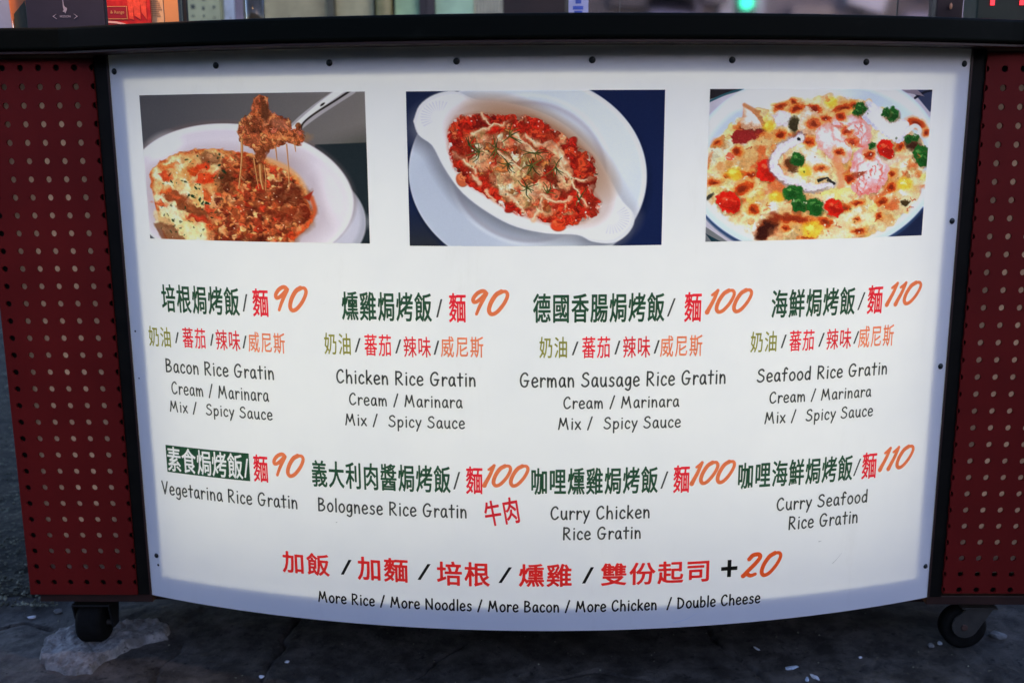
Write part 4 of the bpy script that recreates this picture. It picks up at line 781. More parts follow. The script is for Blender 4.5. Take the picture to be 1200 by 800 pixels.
# perforated boards with real holes
def pegboard(xs, x0, x1, zs, z0, z1, rad_, yf, th):
    """one cell per hole; the cells tile the board exactly, so an outer column or row can be cut through"""
    P = .0266; bm = bmesh.new(); N = 16
    cutx = [x0]+[(a+b)/2 for a, b in zip(xs, xs[1:])]+[x1]; cutz = [z0]+[(a+b)/2 for a, b in zip(zs, zs[1:])]+[z1]
    def ring(cx, cz, ax, bx, az, bz):
        inner = []; outer = []
        for k in range(N):
            t = 2*math.pi*k/N+math.pi/N; c, s = math.cos(t), math.sin(t)
            inner.append((min(max(cx+rad_*c, ax), bx), min(max(cz+rad_*s, az), bz)))
            q = []
            if c > 1e-9: q.append((bx-cx)/c)
            if c < -1e-9: q.append((ax-cx)/c)
            if s > 1e-9: q.append((bz-cz)/s)
            if s < -1e-9: q.append((az-cz)/s)
            t_ = max(0, min(q)); outer.append((cx+t_*c, cz+t_*s))
        return inner, outer
    for i, cx in enumerate(xs):
        for j, cz in enumerate(zs):
            ax, bx, az, bz = cutx[i], cutx[i+1], cutz[j], cutz[j+1]; inner, outer = ring(cx, cz, ax, bx, az, bz)
            corners = {(1,1):(bx,bz), (-1,1):(ax,bz), (-1,-1):(ax,az), (1,-1):(bx,az)}
            for yy, flip in ((yf, False), (yf+th, True)):
                vi = [bm.verts.new((p[0], yy, p[1]+GZ)) for p in inner]; vo = [bm.verts.new((p[0], yy, p[1]+GZ)) for p in outer]
                for k in range(N):
                    k2 = (k+1)%N; o1, o2 = outer[k], outer[k2]
                    f = [vi[k], vo[k]]
                    if abs(o1[0]-o2[0]) > 1e-7 and abs(o1[1]-o2[1]) > 1e-7:
                        c = min(corners.values(), key=lambda c: abs(c[0]-(o1[0]+o2[0])/2)+abs(c[1]-(o1[1]+o2[1])/2)); f.append(bm.verts.new((c[0], yy, c[1]+GZ)))
                    f += [vo[k2], vi[k2]]
                    co = [v.co for v in f]; area_ = sum(co[a].x*co[(a+1)%len(co)].z-co[(a+1)%len(co)].x*co[a].z for a in range(len(co)))
                    if abs(area_) < 1e-10: continue
                    if flip: f = f[::-1]
                    bm.faces.new(f)
                if not flip: front = vi
                else: back = vi
            for k in range(N):
                k2 = (k+1)%N
                if (front[k].co-front[k2].co).length > 1e-6: bm.faces.new((front[k], front[k2], back[k2], back[k]))
    # rim
    for a, b in (((x0,z0),(x1,z0)), ((x1,z0),(x1,z1)), ((x1,z1),(x0,z1)), ((x0,z1),(x0,z0))):
        horizontal = a[1] == b[1]
        if horizontal or (a[0] in (x0, x1) and not any(abs(c-a[0]) < rad_*.98 for c in (xs[0], xs[-1]))):
            if horizontal and any(abs(c-a[1]) < rad_*.98 for c in (zs[0], zs[-1])): continue
            v = [bm.verts.new((p[0], y, p[1]+GZ)) for p, y in ((a,yf),(b,yf),(b,yf+th),(a,yf+th))]; bm.faces.new(v)
    bmesh.ops.remove_doubles(bm, verts=bm.verts, dist=1e-6)
    return bm
zsL = [.0210+.0267*j for j in range(31)]; zsR = [.0126+.02663*j for j in range(31)]
for sx, name_l in ((-1, "left"), (1, "right")):
    if sx < 0: xs_, x0, x1, zs_, z0, z1 = [-.8040+.0265*i for i in range(7)], -.8178, -.6440, zsL, .0, .8345
    else: xs_, x0, x1, zs_, z0, z1 = [.6430+.0267*i for i in range(7)], .6440, .8178, zsR, .0068, .8345
    bmp = pegboard(xs_, x0, x1, zs_, z0, z1, .0047, 0.0, .0040)
    o = from_bm("pegboard", bmp, M_BOARD, cart); o['label'] = "red perforated side board, %s of the menu sign" % name_l
    a, b = sorted((sx*.6455, sx*.8165))
    # a dark tray with an opening, the diffuser in it and its lamp
    bm = bmesh.new(); yb = .009; ia, ib = sorted((sx*.6625, sx*.789)); iz0, iz1 = .036, .800
    add_box(bm, a, ia, yb, yb+.004, GZ+.004, GZ+.832); add_box(bm, ib, b, yb, yb+.004, GZ+.004, GZ+.832)
    add_box(bm, ia, ib, yb, yb+.004, GZ+.004, GZ+iz0); add_box(bm, ia, ib, yb, yb+.004, GZ+iz1, GZ+.832)
    from_bm("lamp_tray", bm, M_POST, cart)
    box("diffuser", ia-.004, ib+.004, yb+.008, yb+.0085, GZ+iz0-.004, GZ+iz1+.004, M_DIFF, cart)
    area("side_lamp", ((ia+ib)/2, .052, GZ+.43), .10, .70, SIDE_W, (1.0,.88,.80), (rad(-90),0,0))
    oa, ob = sorted((sx*.812, sx*.8165)); box("tray_side", oa, ob, .0135, .0545, GZ+.004, GZ+.832, M_POST, cart)

# counter top
ct = bow_plate("counter_top", .8440, .8755, .048, D_BODY+.10, M_BLACKTOP, .99, -.030, .004); ct['label'] = "thick black counter slab overhanging the sign"
bow_plate("counter_lip", .8392, .8434, .042, D_BODY, M_BROWN, .985, -.024, .001)

# screws
def screw(s, z, r=.0046, rim=True):
    bm = bmesh.new(); bmesh.ops.create_uvsphere(bm, u_segments=20, v_segments=10, radius=r)
    for v in bm.verts: v.co.z = max(v.co.z, 0)*.55
    add = add_box(bm, -r*.62, r*.62, -r*.11, r*.11, r*.40, r*.575); 
    me = bpy.data.meshes.new("screw"); bm.to_mesh(me); bm.free(); return me
SCREWS = [(-.6254,.816),(-.4519,.820),(-.2821,.820),(-.1068,.8197),(.0739,.820),(.2637,.820),(.4602,.8186),(.6237,.8185),(.6241,.5954),(.6243,.3769),(.6265,.054),(-.6189,.0699)]
sm = screw(0,0); sm.materials.append(M_METAL)
for p in sm.polygons: p.use_smooth = True
rs = random.Random(3)
for s, z in SCREWS:
    o = bpy.data.objects.new("screw", sm); col.objects.link(o); o.parent = sheet
    a = s/R; n = Vector((math.sin(a), -math.cos(a), 0)); k = 1.0 if z > .1 else .85
    o.location = Vector(on_sheet(s, z, .0002)); q = n.to_track_quat('Z','Y'); o.rotation_euler = (q @ Matrix.Rotation(rs.random()*3, 3, 'Z').to_quaternion()).to_euler(); o.scale = (k,k,k)
m_hole = simple("nail_hole_dark", (.02,.02,.025), .7, .2, 100)
bm = bmesh.new(); bmesh.ops.create_uvsphere(bm, u_segments=12, v_segments=6, radius=.0021)
for v in bm.verts: v.co.z *= .2
me_n = bpy.data.meshes.new("rivet"); bm.to_mesh(me_n); bm.free(); me_n.materials.append(m_hole)
for s, z, k in ((-.617,.0542,1.0), (-.6254,.433,.75), (-.6254,.3594,.6)):
    o = bpy.data.objects.new("rivet", me_n); col.objects.link(o); o.parent = sheet; a = s/R; n = Vector((math.sin(a), -math.cos(a), 0))
    o.location = Vector(on_sheet(s, z, .0002)); o.rotation_euler = n.to_track_quat('Z','Y').to_euler(); o.scale = (k,k,k)

# casters
def fork_left():
    bm = bmesh.new(); x0, x1, y0, y1 = -.772, -.700, .03, .075
    add_box(bm, x0+.004, x1-.004, y0-.002, y1+.002, GZ-.036, GZ-.0325, .001)
    for a, b in ((x0+.003, x0+.006), (x1-.009, x1-.006)):
        vs_ = [bm.verts.new((x, y, z)) for x in (a, b) for y, z in ((y0+.002, GZ-.037), (y1-.002, GZ-.037), (.064, GZ-.080), (.044, GZ-.080))]
        for f in ((0,1,2,3),(7,6,5,4),(0,4,5,1),(1,5,6,2),(2,6,7,3),(3,7,4,0)): bm.faces.new([vs_[k] for k in f])
    bmesh.ops.recalc_face_normals(bm, faces=bm.faces); return bm
c1 = from_bm("caster", fork_left(), M_FORK, cart); c1['label'] = "left caster seen from its tread"
def wheel(name, center, axis, r, w, mat, parent, smooth_=True):
    prof = [(0,-.5),(.72,-.5),(.90,-.5),(1,-.36),(1,.36),(.90,.5),(.72,.5),(0,.5)]; bm = bmesh.new(); N = 40; rings = []
    for q, h in prof:
        if q == 0: rings.append([bm.verts.new((0,0,h*w))])
        else: rings.append([bm.verts.new((r*q*math.cos(2*math.pi*k/N), r*q*math.sin(2*math.pi*k/N), h*w)) for k in range(N)])
    for a, b in zip(rings, rings[1:]):
        for k in range(N):
            k2 = (k+1)%N; f = [a[k%len(a)], a[k2%len(a)] if len(a)>1 else None, b[k2%len(b)] if len(b)>1 else None, b[k%len(b)]]; bm.faces.new([v for v in f if v])
    bmesh.ops.recalc_face_normals(bm, faces=bm.faces)
    q = Vector(axis).to_track_quat('Z','Y').to_matrix().to_4x4(); bmesh.ops.transform(bm, matrix=Matrix.Translation(center) @ q, verts=bm.verts)
    o = from_bm(name, bm, mat, parent)
    for p in o.data.polygons: p.use_smooth = p.area < 1e-4
    return o
def sub(o, parent): o.parent = parent; o.matrix_parent_inverse = Matrix.Identity(4); return o
def wheel_sub(name, center, axis, r, w, mat, parent):
    o = wheel(name, center, axis, r, w, mat, None); o.parent = parent; return o
wheel_sub("wheel", (-.741, .054, .0405), (1,0,0), .036, .040, M_RUBBER, c1)
wheel_sub("axle", (-.741, .054, .036), (1,0,0), .0045, .066, M_GREYHUB, c1)
# right caster: swivelled so that its dusty fork plate faces the camera
def fork_right():
    bm = bmesh.new(); c = Vector((.6985, .034, GZ-.064)); prof = []
    for k in range(15):
        a = rad(120+ (300-120+25)*k/14); prof.append((c.x+.0215*math.cos(a), c.z+.0215*math.sin(a)))
    prof += [(.742, GZ-.0335), (.700, GZ-.0335), (.688, GZ-.046)]
    for y, yy in ((.030,.033),(.062,.065)):
        a = [bm.verts.new((x, y, z)) for x, z in prof]; b = [bm.verts.new((x, yy, z)) for x, z in prof]; n = len(prof)
        bm.faces.new(a); bm.faces.new(b[::-1])
        for k in range(n): bm.faces.new((a[k], b[k], b[(k+1)%n], a[(k+1)%n]))
    add_box(bm, .690, .748, .028, .067, GZ-.0355, GZ-.0325, .001); bmesh.ops.recalc_face_normals(bm, faces=bm.faces); return bm
c2 = from_bm("caster", fork_right(), M_GREYHUB, cart); c2['label'] = "right caster swivelled with its dusty grey fork plate outward"
wheel_sub("wheel", (.700, .0475, .0395), (0,1,0), .0365, .024, M_RUBBER, c2)
wheel_sub("axle", (.6965, .0475, .044), (0,1,0), .0055, .040, simple("rusty_axle", (.06,.03,.022), .8, .4, 80), c2)
for x in (-.73, .70):                           # rear pair
    o = box("caster", x-.02, x+.02, .385, .425, GZ-.050, GZ-.033, M_FORK, cart); wheel_sub("wheel", (x, .405, .035), (1,0,0), .034, .03, M_RUBBER, o)

# ---------------------------------------------------------------- printing on the sheet
def put(name, V2, F, mat, d=.0004, parent=sheet):
    """V2: points in sheet metres (s, z[, extra lift])"""
    V = [on_sheet(v[0], v[1], d+(v[2] if len(v) > 2 else 0)) for v in V2]
    me = bpy.data.meshes.new(name); me.from_pydata(V, [], F); me.update(); me.materials.append(mat)
    o = bpy.data.objects.new(name, me); col.objects.link(o); o.parent = parent; return o
def rect_of(q):
    s0, s1 = (q[0]+q[4])/2000, (q[2]+q[6])/2000; zt, zb = (q[1]+q[3])/2000, (q[5]+q[7])/2000; return s0, s1, zb, zt
def text_mesh(txt, offset, spacing=1.0):
    cu = bpy.data.curves.new("t", 'FONT'); cu.body = txt; cu.size = 1; cu.resolution_u = 3; cu.offset = offset; cu.space_character = spacing; cu.fill_mode = 'FRONT'
    o = bpy.data.objects.new("t", cu); col.objects.link(o); dg = bpy.context.evaluated_depsgraph_get(); dg.update()
    me = bpy.data.meshes.new_from_object(o.evaluated_get(dg)); V = [v.co.copy() for v in me.vertices]; F = [tuple(p.vertices) for p in me.polygons]
    bpy.data.objects.remove(o); bpy.data.curves.remove(cu); bpy.data.meshes.remove(me); return V, F
_CH = {}
def char_shape(c):
    """boundary segments of one character, 1 em high"""
    if c not in _CH:
        V, F = text_mesh(c, 0.0); key = {}; cnt = {}
        idx = [key.setdefault((round(v.x,5), round(v.y,5)), len(key)) for v in V]; pts = np.array(list(key))
        for f in F:
            g = [idx[k] for k in f]
            for a, b in zip(g, g[1:]+g[:1]):
                if a != b: e = (min(a,b), max(a,b)); cnt[e] = cnt.get(e, 0)+1
        seg = np.array([e for e, n in cnt.items() if n == 1]); _CH[c] = (pts[seg[:,0]], pts[seg[:,1]])
    return _CH[c]
def han(name, txt, q, mat, grow):
    """characters thickened and rounded by a distance field, traced into flat faces"""
    adv = 1.06; lo = np.full(2, 9.); hi = -lo; SH = []
    for i, c in enumerate(txt):
        A_, B_ = char_shape(c); A_ = A_+(i*adv, 0); B_ = B_+(i*adv, 0); SH.append((A_, B_)); lo = np.minimum(lo, np.minimum(A_.min(0), B_.min(0))); hi = np.maximum(hi, np.maximum(A_.max(0), B_.max(0)))
    if txt == '牛肉': TL, TR, BL, BR = [np.array((q[i]/1000, q[i+1]/1000)) for i in (0,2,4,6)]
    else:
        s0, s1, zb, zt = rect_of(q); TL, TR, BL, BR = [np.array(p) for p in ((s0,zt), (s1,zt), (s0,zb), (s1,zb))]
    Wd, Ht = np.linalg.norm(BR-BL), np.linalg.norm(TL-BL); g = grow; V = []; F = []; h = min(.00046, Wd/60)
    k = np.array([(Wd-2*g)/(hi[0]-lo[0]), (Ht-2*g)/(hi[1]-lo[1])])
    def out(p): u, w = p[0]/Wd, p[1]/Ht; return tuple((BL*(1-u)+BR*u)*(1-w)+(TL*(1-u)+TR*u)*w)
    for A_, B_ in SH:
        a = (A_-lo)*k+g; b = (B_-lo)*k+g; m0 = np.minimum(a.min(0), b.min(0))-g-2*h; m1 = np.maximum(a.max(0), b.max(0))+g+2*h
        nx, ny = int((m1[0]-m0[0])/h)+1, int((m1[1]-m0[1])/h)+1; X, Y = np.meshgrid(m0[0]+h*np.arange(nx), m0[1]+h*np.arange(ny))
        D = np.full(X.shape, 9.); ins = np.zeros(X.shape, bool)
        for (ax, ay), (bx, by) in zip(a, b):
            ex, ey = bx-ax, by-ay; t = np.clip(((X-ax)*ex+(Y-ay)*ey)/(ex*ex+ey*ey+1e-18), 0, 1); D = np.minimum(D, (X-ax-t*ex)**2+(Y-ay-t*ey)**2)
            if ay != by:
                rws = (Y[:,0] > min(ay,by)) & (Y[:,0] <= max(ay,by)); ins[rws] ^= X[rws] < ax+(Y[rws]-ay)*ex/ey
        trace(X, Y, np.where(ins, np.sqrt(D), -np.sqrt(D))+g, V, F, out)
    return put(name, V, F, mat)
def stroke_mesh(strokes, V, F, lift0=0.0):
    """strokes: list of (points, r0, r1) in sheet metres -> round-capped ribbons, each a hair above the last"""
    for si, (pts, r0, r1) in enumerate(strokes):
        P = smooth(pts, 5) if len(pts) > 2 else np.array(pts, float); n = len(P); L = lift0+si*.00003
        if n < 2: continue
        T = np.zeros_like(P); T[1:-1] = P[2:]-P[:-2]; T[0] = P[1]-P[0]; T[-1] = P[-1]-P[-2]; T /= (np.linalg.norm(T, axis=1)[:,None]+1e-12)
        N = np.stack([-T[:,1], T[:,0]], 1); rr = r0+(r1-r0)*np.linspace(0,1,n); k = len(V)
        for i in range(n):
            V.append((P[i,0]+N[i,0]*rr[i], P[i,1]+N[i,1]*rr[i], L)); V.append((P[i,0]-N[i,0]*rr[i], P[i,1]-N[i,1]*rr[i], L))
        for i in range(n-1): F.append((k+2*i, k+2*i+1, k+2*i+3, k+2*i+2))
        for e, sgn in ((0,-1), (n-1,1)):
            a0 = math.atan2(N[e,1], N[e,0]); c = [k+2*e]; m = 6
            for j in range(1, m):
                a = a0-sgn*math.pi*j/m; c.append(len(V)); V.append((P[e,0]+rr[e]*math.cos(a), P[e,1]+rr[e]*math.sin(a), L))
            c.append(k+2*e+1); F.append(tuple(c if sgn < 0 else c[::-1]))
def latin(name, txt, q, mat, rr):
    s0, s1, zb, zt = rect_of(q); H = zt-zb
    adv = sum(GLYPH[c][0] for c in txt); rnd = random.Random(txt); sx = (s1-s0)/(adv-.08); x = 0; V = []; F = []
    for c in txt:
        a, st = GLYPH[c]
        stroke_mesh([([(s0+(x+.03+px*.88)*sx-.03*sx, zb+py*H) for px, py in p], rr, rr) for p in st], V, F, 0)
        x += a
    return put(name, V, F, mat)
def trace(X, Y, S_, V, F, out, run=8):
    """faces of the region S_ > 0 of a grid, its border placed by interpolation"""
    ny, nx = S_.shape; I_ = S_ > 0; full = I_[:-1,:-1]&I_[1:,:-1]&I_[:-1,1:]&I_[1:,1:]; anyc = (I_[:-1,:-1]|I_[1:,:-1]|I_[:-1,1:]|I_[1:,1:]) & ~full
    for j in range(ny-1):
        i = 0; row = full[j]
        while i < nx-1:
            if row[i]:
                e = i
                while e < nx-1 and row[e] and e-i < run: e += 1
                n = len(V); x0, x1, y0, y1 = X[0,i], X[0,e], Y[j,0], Y[j+1,0]; V += [out((x0,y0)), out((x1,y0)), out((x1,y1)), out((x0,y1))]; F.append((n,n+1,n+2,n+3)); i = e
            else: i += 1
    for j, i in zip(*np.nonzero(anyc)):
        P = [(X[0,i],Y[j,0],S_[j,i]), (X[0,i+1],Y[j,0],S_[j,i+1]), (X[0,i+1],Y[j+1,0],S_[j+1,i+1]), (X[0,i],Y[j+1,0],S_[j+1,i])]; poly = []
        for p, r in zip(P, P[1:]+P[:1]):
            if p[2] > 0: poly.append(p[:2])
            if (p[2] > 0) != (r[2] > 0): t = p[2]/(p[2]-r[2]); poly.append((p[0]+(r[0]-p[0])*t, p[1]+(r[1]-p[1])*t))
        n = len(V); V += [out(p) for p in poly]; F.append(tuple(range(n, n+len(poly))))
def brush_or_pen(name, q, mat, strokes):
    """strokes ((points, r0, r1) in sheet metres) merged into one outline"""
    al = np.vstack([smooth(p, 5) if len(p) > 2 else np.array(p, float) for p, _, _ in strokes]); rm_ = max(max(a, b) for _, a, b in strokes)
    x0, y0 = al.min(0)-rm_-.001; x1, y1 = al.max(0)+rm_+.001; h = .00042; X, Y = np.meshgrid(np.arange(x0, x1+h, h), np.arange(y0, y1+h, h)); S_ = np.full(X.shape, -9.)
    for p, ra, rb in strokes:
        P = smooth(p, 5) if len(p) > 2 else np.array(p, float); n = len(P)-1
        for i in range(n):
            a, b = P[i], P[i+1]; e = b-a; rr = ra+(rb-ra)*(i+.5)/n; m = 3*rr+.001
            cx = (X[0] > min(a[0],b[0])-m) & (X[0] < max(a[0],b[0])+m); cy = (Y[:,0] > min(a[1],b[1])-m) & (Y[:,0] < max(a[1],b[1])+m); ix = np.ix_(cy, cx)
            xx, yy = X[ix], Y[ix]; t = np.clip(((xx-a[0])*e[0]+(yy-a[1])*e[1])/(e@e+1e-12), 0, 1); r_ = ra+(rb-ra)*(i+t)/n
            S_[ix] = np.maximum(S_[ix], r_-np.hypot(xx-a[0]-t*e[0], yy-a[1]-t*e[1]))
    V = []; F = []; trace(X, Y, S_, V, F, lambda p: (p[0], p[1])); return put(name, V, F, mat)
def price(name, txt, q, mat):
    s0, s1, zb, zt = rect_of(q); H = zt-zb; adv = sum(BRUSH[c][0] for c in txt)-.02; sx = (s1-s0)/adv; x = 0; ST = []
    for c in txt:
        a, st = BRUSH[c]; ST += [([(s0+(x+px*.97-.02+(py-.5)*.10)*sx, zb+(.05+py*.90)*H) for px, py in p], a0*H*1.25, a1*H*1.25) for p, a0, a1 in st]; x += a
    return brush_or_pen(name, q, mat, ST)
NAME = {'han': 'dish_name', 'latin': 'english_name', 'price': 'price', 'slash': 'slash', 'plus': 'plus_sign', 'block': 'green_block'}
def block(q):
    """the green block with its characters left out, so the bare white sheet shows through"""
    txt = '素食焗烤飯/'; s0, s1, zb, zt = rect_of(q); A_ = []; B_ = []; x = 0
    for c in txt:
        a, b = char_shape(c); a0 = a.min(0)[0]; w = b.max(0)[0]-a0
        A_.append(a+(x-a0, 0)); B_.append(b+(x-a0, 0)); x += w+.10
    A_, B_ = np.vstack(A_), np.vstack(B_); lo = np.minimum(A_.min(0), B_.min(0)); hi = np.maximum(A_.max(0), B_.max(0)); mx, my = .0022, .0022
    k = np.array([(s1-s0-2*mx)/(hi[0]-lo[0]), (zt-zb-2*my)/(hi[1]-lo[1])]); A_ = (A_-lo)*k+(s0+mx, zb+my); B_ = (B_-lo)*k+(s0+mx, zb+my)
    h = .00046; X, Y = np.meshgrid(np.arange(s0-h, s1+2*h, h), np.arange(zb-h, zt+2*h, h)); S_ = np.full(X.shape, -9.); ins = np.zeros(X.shape, bool)
    for (ax, ay), (bx, by) in zip(A_, B_):
        cx = (X[0] > min(ax,bx)-.004) & (X[0] < max(ax,bx)+.004); ix = np.ix_(np.ones(len(Y), bool), cx); xx, yy = X[ix], Y[ix]
        ex, ey = bx-ax, by-ay; t = np.clip(((xx-ax)*ex+(yy-ay)*ey)/(ex*ex+ey*ey+1e-18), 0, 1); S_[ix] = np.maximum(S_[ix], -np.hypot(xx-ax-t*ex, yy-ay-t*ey))
        if ay != by:
            rws = (Y[:,0] > min(ay,by)) & (Y[:,0] <= max(ay,by)); ins[rws] ^= X[rws] < ax+(Y[rws]-ay)*ex/ey
    S_ = np.where(ins, -S_, S_)+.00045; rc = np.minimum(np.minimum(X-s0, s1-X), np.minimum(Y-zb, zt-Y)); V = []; F = []
    trace(X, Y, np.minimum(rc, -S_), V, F, lambda p: (p[0], p[1])); put("dish_name", V, F, M_INK['green'])['label'] = "white dish name knocked out of a green block"
for kind, txt, c, q in TABLE:
    big = c == 'red2'
    if kind == 'block': block(q)
    elif c == 'white': continue
    elif kind == 'han':
        nm = 'dish_name' if c == 'green' else ('extra_name' if big else ('beef_note' if txt == '牛肉' else 'sauce_name'))
        if txt == '麵': nm = 'noodle_word'
        han(nm, txt, q, M_INK[c], .00082 if big else (.00060 if c == 'green' else (.00055 if txt == '牛肉' else (.00050 if txt == '麵' else .00024))))
    elif kind == 'latin': latin('english_name' if not txt.startswith(('Mix','Cream')) else 'english_sauces', txt, q, M_INK['black' if txt.startswith('More') else c], .00128 if not txt.startswith(('Mix','Cream')) else .00112)
    elif kind == 'price': price('price', txt, q, M_INK[c])
    elif kind == 'slash':
        s0, s1, zb, zt = rect_of(q); r = .0024 if c == 'black' else .0013; V = []; F = []
        V = [(s0, zb), (s0+2*r, zb), (s1, zt), (s1-2*r, zt)]; put('slash', V, [(0,1,2,3)], M_INK[c])
    elif kind == 'plus':
        s0, s1, zb, zt = rect_of(q); r = .0030; cx_, cz_ = (s0+s1)/2, (zb+zt)/2
        V = [(s0,cz_-r),(cx_-r,cz_-r),(cx_-r,zb),(cx_+r,zb),(cx_+r,cz_-r),(s1,cz_-r),(s1,cz_+r),(cx_+r,cz_+r),(cx_+r,zt),(cx_-r,zt),(cx_-r,cz_+r),(s0,cz_+r)]
        put('plus_sign', V, [(0,1,10,11),(1,4,7,10),(2,3,4,1),(4,5,6,7),(10,7,8,9)], M_INK[c])

def photo(P, s0, s1, z0, z1, label):
    C = np.clip(P.C, 0, 255)/255; L = np.where(C <= .04045, C/12.92, ((C+.055)/1.055)**2.4)/WHITE; L = np.clip(L*np.array([1.06,1.06,1.10]), .008, .985)
    nx, ny = P.nx, P.ny; S, Z = np.meshgrid(np.linspace(s0, s1, nx), np.linspace(z1, z0, ny)); a = S/R; d = R+.0004
    V = np.stack([d*np.sin(a), YC-d*np.cos(a), Z+GZ], -1).reshape(-1,3).astype(np.float32); i = np.arange(nx*ny).reshape(ny, nx)
    F = np.stack([i[:-1,:-1], i[1:,:-1], i[1:,1:], i[:-1,1:]], -1).reshape(-1,4).astype(np.int32)
    me = bpy.data.meshes.new("dish_photo"); me.vertices.add(len(V)); me.vertices.foreach_set('co', V.ravel()); me.loops.add(F.size); me.loops.foreach_set('vertex_index', F.ravel())
    me.polygons.add(len(F)); me.polygons.foreach_set('loop_start', np.arange(0, F.size, 4, dtype=np.int32)); me.update(calc_edges=True)
    at = me.color_attributes.new("ink", 'FLOAT_COLOR', 'POINT'); at.data.foreach_set('color', np.concatenate([L.reshape(-1,3), np.ones((nx*ny,1))], 1).ravel().astype(np.float32))
    me.materials.append(M_PHOTO); o = bpy.data.objects.new("dish_photo", me); col.objects.link(o); o.parent = sheet; o['label'] = label
photo(meat_photo(), -.5834, -.2334, .5757, .7817, "printed photo of a cheese gratin with a forkful lifted")
photo(tomato_photo(), -.1764, .1726, .5731, .7812, "printed photo of a tomato gratin in an oval white dish")
photo(seafood_photo(), .2341, .5710, .5765, .7822, "printed photo of a seafood gratin with prawns and peas")
# a crease and a few scratches on the sheet
def scratch(pts, r, c):
    V = []; F = []; stroke_mesh([(pts, r, r*.3)], V, F); put("scratch", V, F, c, .0003)
m_scr = film("scratch_grey", (.55,.56,.58)); m_scl = simple("scuff_light", (.75,.80,.9), .5, .05, 50)
scratch([(.455,.082),(.462,.088),(.470,.097)], .0005, m_scr); scratch([(.43,.12),(.434,.1205)], .0008, m_scr); scratch([(-.39,.178),(-.375,.179),(-.368,.178)], .0006, m_scr)
scratch([(.205,.008),(.222,.012),(.240,.021)], .0006, m_scl); scratch([(-.30,.16),(-.298,.161)], .0008, m_scr)

# ---------------------------------------------------------------- things on the counter
TOP = GZ+.8755
def text_obj(name, txt, size, loc, mat, parent, rotx=90, sx=1.0, offset=0.0):
    V, F = text_mesh(txt, offset); xs_ = [v.x for v in V]; mid = (min(xs_)+max(xs_))/2
    o = mesh(name, [(loc[0]+(v.x-mid)*size*sx, loc[1], loc[2]+v.y*size) for v in V], F, mat); o.parent = parent
    o.matrix_parent_inverse = Matrix.Translation(-Vector(parent.location)); return o
m_purple = simple("purple_black_card", (.024,.020,.032), .45, .15, 20); m_grey_print = simple("grey_print", (.28,.26,.32), .6, .05, 50)
pb = empty("card_box", (-.690,.05,TOP), "dark purple card box with a small white emblem on the counter", "card box")
box("box_body", -.7480, -.6330, .030, .085, TOP, TOP+.15, m_purple, pb, .001)
def flat_shape(name, pts, y, mat, parent):
    o = mesh(name, [(x, y, z) for x, z in pts]+[(x, y+.0004, z) for x, z in pts], [tuple(range(len(pts))), tuple(range(len(pts), 2*len(pts)))[::-1]]+[(i, len(pts)+i, len(pts)+(i+1)%len(pts), (i+1)%len(pts)) for i in range(len(pts))], mat)
    o.parent = parent; o.matrix_parent_inverse = Matrix.Translation(-Vector(parent.location)); return o
ez = GZ+.8965                                    # emblem foot: a little figure over a bracketed word
flat_shape("emblem", [(-.6925,ez+.0235),(-.6915,ez+.0235),(-.6912,ez+.0155),(-.6895,ez+.0130),(-.6868,ez+.0118),(-.6873,ez+.0088),(-.6890,ez+.0060),(-.6894,ez+.0045),(-.6905,ez+.0045),(-.6909,ez+.0068),(-.6926,ez+.0062),(-.6934,ez+.0072),(-.6918,ez+.0092),(-.6925,ez+.0130)], .0292, m_grey_print, pb)
for sx in (-1, 1):
    cx_ = -.6905+sx*.0125; flat_shape("bracket", [(cx_, ez+.0035), (cx_+sx*.0045, ez+.0002), (cx_, ez-.0035), (cx_+sx*.0008, ez-.0035), (cx_+sx*.0062, ez+.0002), (cx_+sx*.0008, ez+.0035)], .0292, m_grey_print, pb)
text_obj("emblem_word", "MISSION", .0042, (-.6905, .0292, ez-.0014), m_grey_print, pb, offset=.01)

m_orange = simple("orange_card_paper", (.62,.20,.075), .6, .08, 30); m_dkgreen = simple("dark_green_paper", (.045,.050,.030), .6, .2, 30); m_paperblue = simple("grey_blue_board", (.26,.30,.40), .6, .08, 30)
oc = empty("folded_card", (-.767,.05,TOP), "folded orange card standing open beside the purple box", "folded card")
flat_shape("card_leaf", [(-.7830,TOP),(-.7500,TOP),(-.7560,TOP+.13),(-.7930,TOP+.13)], .060, m_orange, oc)
flat_shape("dark_stand", [(-.7800,TOP),(-.7535,TOP),(-.7620,TOP+.047),(-.7640,TOP+.044),(-.7795,TOP+.028)], .0565, m_dkgreen, oc)  # dark triangular stand in front of the orange leaf
gb = empty("display_board", (-.83,.05,TOP), "grey blue board at the counter's far left end", "board")
flat_shape("board_face", [(-.90,TOP),(-.7815,TOP),(-.7890,TOP+.20),(-.90,TOP+.20)], .052, m_paperblue, gb); flat_shape("board_edge", [(-.7812,TOP),(-.7800,TOP),(-.7876,TOP+.20),(-.7888,TOP+.20)], .0518, m_orange, gb)

